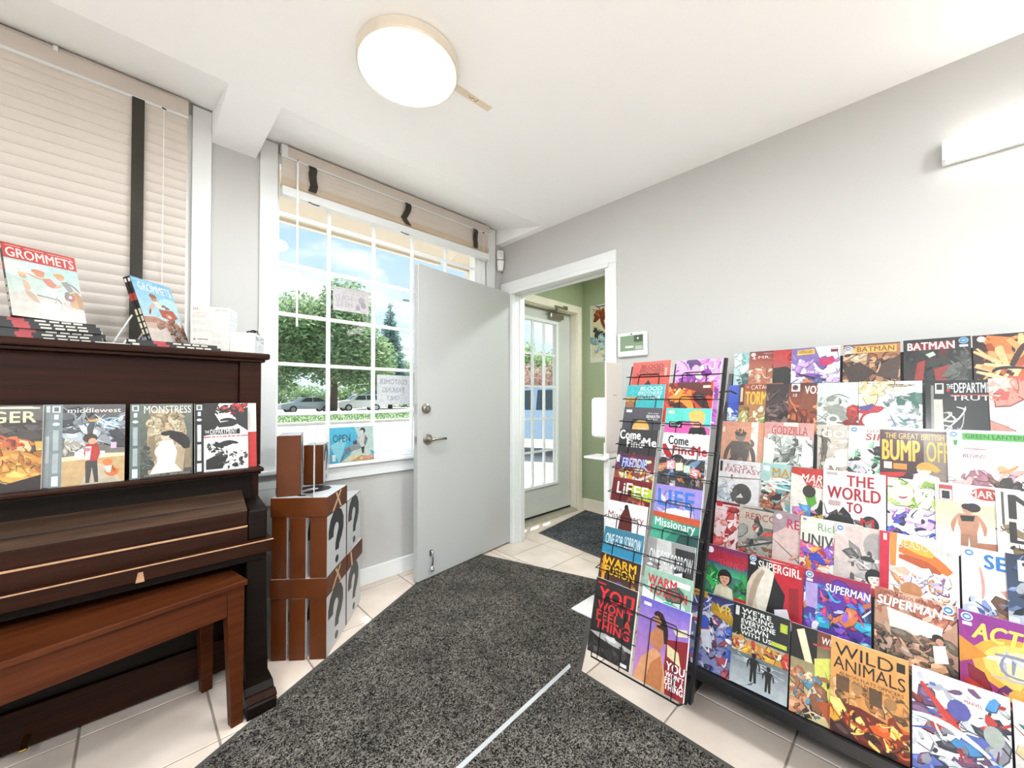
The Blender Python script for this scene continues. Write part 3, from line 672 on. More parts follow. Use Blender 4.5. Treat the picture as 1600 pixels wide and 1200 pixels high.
# ------------------------------------------------------------ hand sanitiser stand
st = empty('sanitizer_stand', (1.875, 1.20, .008)); tag(st, 'white hand sanitizer stand with square base behind the wire rack', 'stand')
STW = mat('stand_white', 'eceae6', .4, var=.02); STB = mat('stand_panel', 'd8cfc6', .5, var=.03)
MB().box(-.12, .11, -.13, .145, 0, .008).build('base_plate', STW, st, bev=.003)
MB().box(-.035, .055, -.045, -.012, .008, .93).build('post', STW, st, bev=.003)
MB().box(-.075, .095, -.055, -.045, .88, 1.365).build('back_panel', STB, st, bev=.004)
MB().box(-.062, .062, -.045, .055, .955, 1.175).build('dispenser', PLASTIC, st, bev=.02, seg=3)
MB().box(-.068, .068, -.045, .095, .838, .850).build('drip_tray', STW, st, bev=.003)
MB().box(-.006, .026, -.0565, -.055, 1.185, 1.19).build('slot', mat('slot_shadow', 'a89e94', .6), st)

# ------------------------------------------------------------ piano
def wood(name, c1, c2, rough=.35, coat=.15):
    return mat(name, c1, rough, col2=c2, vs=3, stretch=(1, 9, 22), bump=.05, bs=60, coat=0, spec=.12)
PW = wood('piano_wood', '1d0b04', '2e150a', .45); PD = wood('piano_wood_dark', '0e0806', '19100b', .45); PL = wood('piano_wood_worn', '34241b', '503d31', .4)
WORN = mat('worn_edge_wood', 'a9805f', .6, var=.2, vs=30)
pn = empty('upright_piano', (-.34, 2.03, 0)); tag(pn, 'dark brown upright piano with worn edges under the blinds', 'piano')
def pp(n, mb, m=PW, bev=.003, **k):
    mb.v = [(p[0]+.34, p[1]-2.03, p[2]) for p in mb.v]; return mb.build(n, m, pn, bev=bev, **k)
pl, pr = -1.065, .385
pp('lid', MB().box(pl-.025, pr+.028, 1.900, 2.375, 1.342, 1.367), bev=.006)
pp('lid_moulding', MB().box(pl-.010, pr+.012, 1.912, 2.370, 1.330, 1.342))
for s in (0, 1):
    a, b = ((pr-.075, pr) if s else (pl, pl+.075)); a2, b2 = ((pr-.03, pr) if s else (pl, pl+.03))
    pp('side_panel', MB().box(a2, b2, 1.955, 2.37, .06, 1.33))
    pp('stile', MB().box(a, b, 1.925, 1.960, .90, 1.33), bev=.002)
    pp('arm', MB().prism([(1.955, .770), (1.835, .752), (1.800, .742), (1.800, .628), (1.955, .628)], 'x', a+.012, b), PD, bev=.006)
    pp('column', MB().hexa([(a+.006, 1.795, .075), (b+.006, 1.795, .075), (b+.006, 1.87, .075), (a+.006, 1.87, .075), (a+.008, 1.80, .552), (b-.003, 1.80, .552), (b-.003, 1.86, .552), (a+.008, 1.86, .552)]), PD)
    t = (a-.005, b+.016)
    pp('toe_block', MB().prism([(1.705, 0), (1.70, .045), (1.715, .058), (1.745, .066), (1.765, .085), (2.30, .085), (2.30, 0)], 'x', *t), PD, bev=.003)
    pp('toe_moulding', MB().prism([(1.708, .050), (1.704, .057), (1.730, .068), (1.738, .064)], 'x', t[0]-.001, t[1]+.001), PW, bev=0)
pp('upper_panel', MB().box(pl+.075, pr-.075, 1.945, 1.965, .905, 1.33))
pp('music_shelf', MB().box(pl+.01, pr-.004, 1.838, 1.955, .884, .900), bev=.005)
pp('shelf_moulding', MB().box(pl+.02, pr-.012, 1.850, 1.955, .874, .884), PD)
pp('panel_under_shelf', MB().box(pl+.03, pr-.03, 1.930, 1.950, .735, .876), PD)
pp('fallboard', MB().prism([(1.935, .806), (1.862, .768), (1.812, .745), (1.812, .690), (1.935, .690)], 'x', pl+.065, pr-.064), PL, bev=.002)
pp('fallboard_front', MB().box(pl+.066, pr-.065, 1.806, 1.815, .688, .742), PW, bev=.002)
pp('fallboard_seam', MB().prism([(1.864, .7695), (1.860, .7705), (1.858, .7685)], 'x', pl+.07, pr-.07), BLACKR, bev=0)
pp('key_slip', MB().box(pl+.066, pr-.065, 1.796, 1.93, .627, .690), PW, bev=.003)
pp('key_slip_edge', MB().box(pl+.067, pr-.066, 1.7945, 1.800, .684, .690), WORN, bev=.001)
pp('key_bed', MB().box(pl-.006, pr+.014, 1.765, 1.94, .580, .629), PW, bev=.004)
pp('key_bed_edge', MB().box(pl-.006, pr+.0145, 1.7635, 1.767, .6255, .630), WORN, bev=.001)
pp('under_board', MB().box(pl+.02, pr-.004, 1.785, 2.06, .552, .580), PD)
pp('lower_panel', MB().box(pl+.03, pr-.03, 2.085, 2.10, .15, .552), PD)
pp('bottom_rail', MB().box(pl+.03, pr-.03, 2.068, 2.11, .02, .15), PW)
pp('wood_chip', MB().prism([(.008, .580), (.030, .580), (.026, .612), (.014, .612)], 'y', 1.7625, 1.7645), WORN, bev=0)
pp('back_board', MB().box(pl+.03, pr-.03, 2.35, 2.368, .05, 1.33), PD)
for k in (-1, 0, 1): pp('pedal', MB().box(-.345+.09*k, -.325+.09*k, 1.99, 2.08, .05, .06), mat('brass', 'a98444', .3, metal=1, var=.08), bev=.004)

# bench
bn = empty('piano_bench', (.305, 1.70, 0), (0, 0, R(11))); tag(bn, 'reddish brown wooden piano bench pushed under the keyboard', 'bench')
BW = wood('bench_wood', '3c1a09', '502711', .45)
MB().box(-.76, 0, 0, .36, .500, .520).build('seat', BW, bn, bev=.004)
MB().box(-.70, -.06, .012, .030, .405, .500).build('apron', BW, bn, bev=.002); MB().box(-.70, -.06, .330, .348, .405, .500).build('apron', BW, bn, bev=.002)
for xx in (-.742, -.030): MB().box(xx, xx+.018, .06, .30, .405, .500).build('apron', BW, bn, bev=.002)
for xa in (-.75, -.062):
    for ya in (.008, .298):
        q = .012 if xa > -.5 else -.012
        MB().hexa([(xa+.008+q, ya+.010, 0), (xa+.044+q, ya+.010, 0), (xa+.044+q, ya+.044, 0), (xa+.008+q, ya+.044, 0), (xa, ya, .5), (xa+.054, ya, .5), (xa+.054, ya+.054, .5), (xa, ya+.054, .5)]).build('leg', BW, bn, bev=.002)
# ------------------------------------------------------------ books on the piano lid
SPINE = 'B 1c1a19;r 2 .7 9 3.5 efe8d8;r 27 0 40 4.4 c4434a;r 48 1 57 3 f0ead8;r 60 1 68 3 f0ead8;r 70 1 78 3 f0ead8;r 80 1 88 3 f0ead8'
def lying_book(label, loc, yaw, t=.0112, group='copies stacked on the piano'):
    o = MB().box(0, .26, 0, .168, 0, t, mi=[0, 0, 0, 1, 1, 1]).build('paperback_book', [BLACKCARD, PAPER], loc=loc, rot=(0, 0, yaw)); tag(o, label, 'book', group)
    draw(o, SPINE, .26, t, name='spine_print'); return o
PT = 1.367
ords = ['lowest', 'second lowest', 'third lowest', 'third highest', 'second highest', 'topmost']
for k in range(6):
    dx = [0, -.004, .004, -.006, -.010, -.020][k]
    lying_book('black spined paperback lying %s in the tall stack at the left of the piano' % ords[k], (-.338+dx, 1.955+.003*(k % 3), PT+.0113*k), R([1, .4, 1.5, .2, 2, 3][k]))
for k in range(2):
    lying_book('black spined paperback lying %s under the propped blue book' % ('lower' if k == 0 else 'upper'), (-.012-.010*k, 1.93, PT+.0113*k), R(2+2*k), group='copies under the blue book')
G1 = ('B a9d4d0 cfc8b6;e 14 52 26 16 d6ddd2;e 40 42 20 8 c8dcd8;b 4 6 40 120 100 150 22 b6aca2 a59a90 c8beb4;p c9bfb4 0 108 26 100 52 112 60 155 0 155;p b8b0a8 30 155 46 118 74 118 100 140 100 155;'
      'p b9833c 80 92 92 82 100 92 100 124 82 120;p a06c2c 90 90 95 84 100 96 100 124 94 122;p d4d2ce 34 116 66 118 62 142 40 142;'
      's 9 c8a888 22 76 26 88 24 98;e 21 66 5 6 c99a76;e 21 62 6 3.5 d8b488;s 6 b89a80 26 98 32 110 38 122;s 5 b89a80 22 96 26 112 34 120;'
      'p c97a5e 46 66 58 62 66 76 60 84 52 80;e 44 56 7 7.5 d0906e;e 42 52 9 5 ce7e4e;s 4 c9967a 48 68 36 66 26 58;p e6e0d8 48 82 62 84 60 96 50 94;'
      'p 8c8680 72 66 82 62 90 82 82 88;e 72 56 6 7 d2a07c;e 71 52 8 4.5 cf9a58;s 4 7c7670 84 66 94 74 98 84;s 4 c9a084 74 72 66 80 62 82;e 82 98 8 9 96484a;e 82 97 3.5 4 d8c2b6;s 7 6f6a66 80 86 78 92 78 100;'
      'r 0 0 100 33 c4302b;r 4 4.5 24 5.8 e8b8a8;r 28 4.5 55 5.8 e8b8a8;r 60 4.5 95 5.8 e8b8a8;t 4 9 92 20 f6efe0 .015 0 GROMMETS;e 92 146 3.5 4 efe6d6')
G2 = ('B 7fc0e2 d8e6e2;e 80 60 30 24 bfe0ee;p b98d74 0 96 30 92 60 100 100 96 100 155 0 155;p cdb2a2 0 110 50 104 100 118 100 155 0 155;p d9c8bc 0 124 60 116 100 140 100 155 0 155;b 8 7 60 96 98 150 8 8a5a44 a06c50 77503c;b 9 5 30 100 60 120 8 a87864 b58a76;'
      'r 4 5 50 6.4 d8eef4;e 42 44 7.5 8 c8906e;e 41 39 9 6 9a6a4c;p e8dcc8 34 54 52 50 56 64 44 68;s 7 d8b49a 38 58 24 70 20 86;s 4 6a4e40 24 74 21 82 17 88;p b5604a 46 70 84 66 92 84 70 96 48 88;e 68 84 9 7 cf8a70;e 69 85 4 3.5 efe0d0;s 6 8c6a58 56 62 66 54 70 66;s 5 7a6456 64 66 74 58 76 66;'
      'r 84 98 98 101 ece6d8;r 88 92 94 108 e0d8c6;t 12 9 82 20 f4f6f0 .015 0 GROMMETS')
def spine_left(o, h=.26, t=.012):
    draw(o, 'B 191817;r 15 60 85 180 efe8d8;r 0 560 100 800 b83a34;r 18 1080 82 1270 efe6c8;r 18 1330 82 1490 efe6c8;r 18 1540 82 1700 efe6c8;r 18 1750 82 1910 efe6c8;r 18 1990 82 2090 9aa', t, h, name='spine_print', xform=lambda p: (p[1], t-p[0], p[2]))
zt = PT+.0113*6
g1 = book('paperback_book', 'large red and cream paperback propped on the tall stack', 'book', G1, (-.275, 1.948, zt+.003), R(25), R(20), t=.012, body=BLACKCARD); spine_left(g1)
zt2 = PT+.0113*2
yw = R(45); nb = Vector((-math.sin(yw), math.cos(yw)))
for k, (lab, sp) in enumerate((('blue covered paperback propped at an angle in front', G2), ('black spined paperback propped directly behind the blue one', None))):
    p = Vector((.045, 1.972))+nb*.0136*k
    q = book('paperback_book', lab, 'book', sp, (p.x, p.y, zt2+.004*(1-k)), yw, R(20), t=.012, body=BLACKCARD); spine_left(q)
ea = empty('book_easel', (.03, 2.02, zt2), (0, 0, yw)); tag(ea, 'thin white easel strut holding up the blue book', 'easel')
WIRE = mat('white_wire', 'f0f0ee', .3)
MB().tube([(-.02, .035, .10), (-.02, .115, -.018)], .003, 6).build('strut', WIRE, ea); MB().tube([(.06, .035, .10), (.06, .115, -.018)], .003, 6).build('strut', WIRE, ea); MB().tube([(-.02, .115, -.018), (.06, .115, -.018)], .003, 6).build('foot', WIRE, ea)
pf = MB().box(0, .13, 0, .10, 0, .006).build('paper_pad', PAPER, loc=(-.098, 1.945, PT), rot=(0, 0, R(2))); tag(pf, 'thin white paper pad between the two book stacks', 'paper')
CARTON = mat('white_carton', 'c8c0b8', .55, var=.02)
cb = MB().box(0, .128, 0, .10, 0, .178).build('carton', CARTON, loc=(.158, 1.985, PT), rot=(0, 0, R(-24))); tag(cb, 'tall white printed carton on the right end of the piano', 'box')
draw(cb, 'B e7dfd6;r 50 0 51 139 d8d0c6;t 4 5 13 7 d8342c .03 0 3M;r 62 8.5 74 10.5 9a948c;r 77 8.5 94 10.5 a8a29a;r 4 20 44 21.2 a8a29a;r 4 24 44 25 bdb6ae;r 4 27 40 28 bdb6ae;r 4 30 44 31 bdb6ae;r 4 33 42 34 bdb6ae;r 4 46 44 47 a8a29a;r 4 50 42 51 bdb6ae;r 4 53 44 54 bdb6ae;r 4 56 38 57 bdb6ae;r 4 70 36 71 bdb6ae;r 4 74 44 75 bdb6ae;r 4 78 40 79 bdb6ae;p 555 5 105 9 98 13 105;r 16 101 44 103.5 444;r 54 84 74 85.2 9a948c;r 54 88 88 89 bdb6ae;r 54 91 84 92 bdb6ae;r 54 106 74 107 9a948c;r 54 110 86 111 bdb6ae;r 54 113 80 114 bdb6ae', .128, .178, name='carton_print', textname='lettering')
draw(cb, 'B f6f6f4;r 10 12 30 14 c8ccd0;r 10 30 90 31.5 cfd3d8;r 10 46 90 47.5 d6dade;r 10 62 80 63.5 d6dade;p cfdbe4 0 110 60 96 100 112 100 178 0 178', .10, .178, name='carton_print', xform=lambda p: (.128-p[1], p[0], p[2]))
sb = MB().box(0, .105, 0, .125, 0, .082).build('carton', CARTON, loc=(.262, 1.945, PT), rot=(0, 0, R(-26))); tag(sb, 'small low white carton with black cable on the piano corner', 'box')
draw(sb, 'B fafafa;r 8 10 40 22 b4b8bc;r 48 12 60 20 c4c8cc;r 66 8 96 26 a4a8ac;r 70 12 92 22 f4f4f4;r 40 38 60 42 c8ccd0;r 44 48 56 51 d0d4d8', .125, .082, name='carton_print', xform=lambda p: (.105-p[1], p[0], p[2]))
mb = MB(); rg = random.Random(4); pts = []
for i in range(70):
    a = i*.52; pts.append((.075+.022*math.cos(a)*(1+.2*math.sin(i*.7)), .07+.05*math.sin(a*.93)*(1+.15*math.cos(i)), .0855+.010*abs(math.sin(i*.41))))
cab = mb.tube(pts, .0022, 6).build('black_cable', BLACKR, loc=(.262, 1.945, PT), rot=(0, 0, R(-26)), smooth=True); tag(cab, 'coiled thin black cable lying on the small carton', 'cable')

# ------------------------------------------------------------ paperbacks standing on the music shelf
IMG = 'r 0 0 16 155 7f8a8c;r 3 3 13 15 e8e8e4;r 5 5 11 13 6a7476;t 5.5 19 5 9 eceae4 .02 0 1;e 8 37 4.5 3 e8e8e4;r 4.5 48 11.5 86 a9b2b2;r 4.5 92 11.5 128 a9b2b2;r 4 134 12 152 eee;'
SH = [
 ('dark paperback with an orange burning cloud at the left of the shelf', -.372, 'B 6a675e 2c2622;b 21 10 5 45 90 70 24 4e4640 5f544c 3c3430;b 22 14 0 62 80 118 22 d2743c e09a58 b5502c f0c890 8a3a28;b 23 8 50 90 110 130 16 c98a3c d8a850 a86a30;p 2a1c18 0 150 20 134 60 140 100 128 100 155 0 155;p 171210 8 128 24 118 34 124 32 140 14 140;r 0 0 100 1.5 222;k 3 12 0 3 100 7 2 f0ead8 d8d0bc;t 40 12 52 20 f2e9b8 .03 0 GER'),
 ('grey paperback with a red coated figure on a dirt road', -.190, 'B 5d5a58 8a8078;b 31 12 16 20 100 70 18 3e4044 56585c 8f9498 b9c2c8;k 7 14 55 18 100 52 3 a8d0e4 dff0f8 6a8ea8;p c9a878 16 108 100 100 100 155 16 155;b 32 6 20 70 60 96 10 d8d4ca a8a294;p e8dcb0 16 100 60 96 100 98 100 104 16 108;r 32 92 44 104 eeeae2;r 62 92 72 103 eeeae2;p c9b9a0 40 155 52 118 78 116 96 155;p d9a860 45 20 50 34 62 34 66 20 60 30 50 30;s 22 d87838 76 128 84 136 88 128;e 76 115 7 7 d88040;p f0e6da 72 122 82 122 80 136 75 134;p b5392a 46 78 62 76 66 96 62 110 48 112 44 94;p f2ece4 46 82 54 82 52 108 46 108;p 45403e 46 110 62 110 64 152 59 152 55 122 52 152 47 152;e 52 66 10 9 4a3a30;e 55 72 5.5 6 d8a888;e 49 88 4 4 d07aa0;r 80 76 88 88 e0b8d0;'+IMG+'t 22 7 72 9 f4f0e6 0 0 middlewest'),
 ('grey green paperback with a white robed figure on a throne', -.010, 'B 6e7468 4a4a44;p b5a284 34 12 80 12 90 60 84 150 28 150 26 60;p c9b898 42 16 74 16 78 44 38 44;b 41 14 28 20 86 60 8 a48f70 d2c2a4 8a785c;k 9 16 22 40 92 130 3 d8c8a8 9c8a6c;e 58 50 4 5 d8b880;p 8d7c60 28 70 38 66 40 120 28 124;p 8d7c60 88 90 98 86 98 140 86 140;b 42 8 16 90 30 140 8 3c4440 565c54;s 22 27231f 60 66 86 70 90 98;s 14 1f1c19 56 62 74 62 84 90;e 54 70 7 8 d8c8b4;e 56 64 9 5 2a2522;p e9e4dc 46 80 66 78 74 104 70 128 82 146 30 148 42 124 42 100;s 7 e4ded4 48 86 36 104 44 112;'+IMG.replace('7f8a8c', '5f6e68')+'r 17 148 98 154 3e3c36;t 22 149 34 3 c8bea8 0 0 MARJORIE LIU;t 62 149 34 3 c8bea8 0 0 SANA TAKEDA;t 21 4 76 16 f6f3ea 0 0 MONSTRESS'),
 ('black and white inked paperback with red accents at the right', .164, 'B e9e7e4;p 1d1b1b 16 0 44 0 36 24 46 44 30 70 16 74;p 222 70 16 100 10 100 66 80 50;b 51 9 30 4 86 24 7 222 3a1616 c22a2a 111;s 8 1c1a1a 44 22 58 12 78 20;s 7 1c1a1a 46 40 62 34 78 42;p 222 36 46 70 40 84 46 70 54 44 56;b 52 8 20 92 60 112 6 222 333 111;s 9 222 40 98 58 86 80 94;p 1a1a1a 20 128 44 116 60 124 50 150 20 150;b 53 9 40 112 96 148 6 222 444 333;b 54 4 60 2 98 18 6 b3262a c83a3a;r 16 60 84 72 1d1b1b;t 28 60 50 11 f4f2ee .01 0 DEPARTMENT;t 18 62 8 6 f4f2ee .01 0 THE;r 16 76 100 78 c4262a;t 24 74 62 13 e6e4e0 .02 0 TRUTH;'+IMG.replace('7f8a8c', '1b1b1b').replace('a9b2b2', 'd8d8d4')),
]
for lab, x0, sp in SH:
    book('paperback_book', lab, 'book', sp, (x0, 1.868, .9005), 0, R(6), t=.014, group='paperbacks on the piano music shelf')
book('paperback_book', 'grey spined paperback half hidden behind the red coated figure book', 'book', 'B 8b9496 a8aeb0;r 3 3 9 15 eee;r 3 60 8 110 c8cccc', (-.204, 1.8835, .9005), 0, R(6), t=.012)
book('paperback_book', 'white and red paperback peeking out at the right shelf end', 'book', 'B efe9e4;r 60 74 100 155 c42f2c;r 60 70 100 74 b02824;r 84 20 90 60 dcd4ce', (.196, 1.8835, .9005), 0, R(6), t=.012)

# ------------------------------------------------------------ question mark boxes
BROWN = mat('brown_glossy_card', '4e2407', .4, col2='5e2d0c', vs=5, bump=.03, bs=20, spec=.3); BWHITE = mat('white_glossy_card', 'c2c2c2', .35, var=.03, vs=10, bump=.05, bs=14)
TAN = mat('tan_tape', 'c9a07c', .4, var=.05); QUES = 'question mark boxes beside the piano'
BO = Vector((.447, 2.020)); bx = Vector((.768, -.640)); by = Vector((.640, .768)); BY = math.atan2(-.640, .768)
def qbox(label, u, v, z, w, dp, h, flat=False, yaw=0, mark=True):
    p = BO+bx*u+by*v
    mi = [1, 1, 0, 0, 0, 0] if flat else [0, 1, 0, 1, 0, 1]     # faces: bottom, top, front, right, back, left
    o = MB().box(0, w, 0, dp, 0, h, mi=mi).build('question_box', [BROWN, BWHITE], loc=(p.x, p.y, z), rot=(0, 0, BY+yaw), bev=.0025, seg=1); tag(o, label, 'box', QUES)
    if mark and not flat: question_mark(o, .16*dp, .06*h, .64*dp, .86*h, lambda p: (w-p[1], p[0], p[2]))
    if mark and flat: question_mark(o, .18*w, .1*dp, .56*w, .8*dp, lambda p: (p[0], p[2], h-p[1]))
    return o
def qtape(o, w, y0, y1, h):
    MB().hexa([(w+.0003, y0, .004), (w+.0012, y0, .004), (w+.0012, y0+.02, .004), (w+.0003, y0+.02, .004), (w+.0003, y1, h-.004), (w+.0012, y1, h-.004), (w+.0012, y1+.02, h-.004), (w+.0003, y1+.02, h-.004)]).build('tape', TAN, o)
for z, lev in ((0, 'bottom'), (.365, 'middle')):
    qbox('brown ended question box at the left front of the %s upright layer' % lev, 0, .004, z, .066, .254, .276)
    qbox('brown ended question box in the middle of the %s upright layer' % lev, .080, 0, z, .070, .256, .276, yaw=R(.5))
    qbox('brown ended question box at the right front of the %s upright layer' % lev, .168, .002, z, .074, .254, .276)
    qbox('question box behind, showing its mark at the rear of the %s layer' % lev, .168, .264, z, .074, .250, .276, yaw=R(1.5))
    o = qbox('flat brown box lying across the front of the %s layer' % lev, -.004, 0, z+.277, .248, .262, .087, True); qtape(o, .248, .06, .16, .087); qtape(o, .248, .16, .10, .087)
    if lev == 'bottom':
        o = qbox('flat brown box lying across the rear of the bottom layer', 0, .266, z+.277, .246, .250, .087, True, mark=False); qtape(o, .246, .06, .04, .087)
qbox('taller question box standing upright at the top left of the pile', .015, .012, .7295, .098, .20, .278, yaw=R(21))
p = Vector((.635, 2.217))-BO
qbox('shorter question box standing at the top right of the pile', p.dot(bx), p.dot(by), .7295, .095, .14, .205, yaw=R(11))
o = MB().prism([(0, 0), (.003, 0), (.003, .24), (.010, .30), (.007, .30), (0, .24)], 'y', 0, .16).build('white_card', BWHITE, loc=(.588, 1.905, .7295), rot=(0, 0, R(-18.5))); tag(o, 'thin white card standing on edge on top of the box pile', 'card')
# ------------------------------------------------------------ wire magazine rack
RW = mat('black_wire', '17171a', .35, metal=.6, var=.1)
rk = empty('wire_rack', (1.45, .687, .22)); tag(rk, 'black wire magazine rack with twenty pockets in two columns', 'rack')
def rp(n, mb, m=RW, **k):
    mb.v = [(p[0]-1.45, p[1]-.687, p[2]-.22) for p in mb.v]; return mb.build(n, m, rk, **k)
KX = lambda k: 1.57-.03*k
KZ = lambda k: 1.330-.0942*k
LN = R(15)
def plane_x(k, z, off): return KX(k)-(KZ(k)-z)*math.tan(LN)+off     # x on tier k's front plane
sl = math.tan(math.atan2(.03, .0942))
bar = lambda z, off: 1.57-(1.33-z)*sl+off
rp('side_post', MB().hexa([(bar(.24, .010), .490, .24), (bar(.24, .032), .490, .24), (bar(.24, .032), .498, .24), (bar(.24, .010), .498, .24), (bar(1.33, .010), .490, 1.33), (bar(1.33, .032), .490, 1.33), (bar(1.33, .032), .498, 1.33), (bar(1.33, .010), .498, 1.33)]))
rp('side_post', MB().tube([(bar(.24, .03), .880, .24), (bar(1.32, .03), .880, 1.32)], .003, 6)); rp('middle_post', MB().tube([(bar(.24, .034), .687, .24), (bar(1.32, .034), .687, 1.32)], .003, 6))
for k in range(10):
    zr = KZ(k)-.060; zb = KZ(k)-.256; f = -.0026
    rp('pocket_rail', MB().tube([(plane_x(k, zr, .03), .882, zr+.004), (plane_x(k, zr, f-.004), .882, zr), (plane_x(k, zr, f), .874, zr), (plane_x(k, zr, f), .500, zr), (plane_x(k, zr, f-.004), .490, zr), (plane_x(k, zr, .03), .490, zr+.004)], .0017, 6))
    for yc in (.78, .595):
        zt = zr+.010
        rp('pocket_loop', MB().tube([(plane_x(k, zb, f), yc+.045, zb), (plane_x(k, zt-.008, f), yc+.045, zt-.008), (plane_x(k, zt, f), yc+.038, zt), (plane_x(k, zt, f), yc-.038, zt), (plane_x(k, zt-.008, f), yc-.045, zt-.008), (plane_x(k, zb, f), yc-.045, zb)], .0015, 6))
    rp('pocket_floor', MB().tube([(plane_x(k, zb, f), .872, zb-.002), (plane_x(k, zb, f), .500, zb-.002)], .0016, 6) if k < 9 else MB().tube([(plane_x(k, zb, .02), .862, zb+.004), (plane_x(k, zb, f), .850, zb-.004), (plane_x(k, zb, f), .525, zb-.004), (plane_x(k, zb, .02), .510, zb+.004)], .003, 8))
rp('hook_arm', MB().tube([(1.60, .560, 1.20), (1.86, .560, 1.21), (1.93, .560, 1.20)], .004, 6)); rp('rear_leg', MB().tube([(1.44, .655, .62), (1.62, .655, .004)], .005, 6)); rp('rear_leg', MB().tube([(1.44, .665, .62), (1.60, .700, .30), (1.62, .655, .02)], .003, 6))

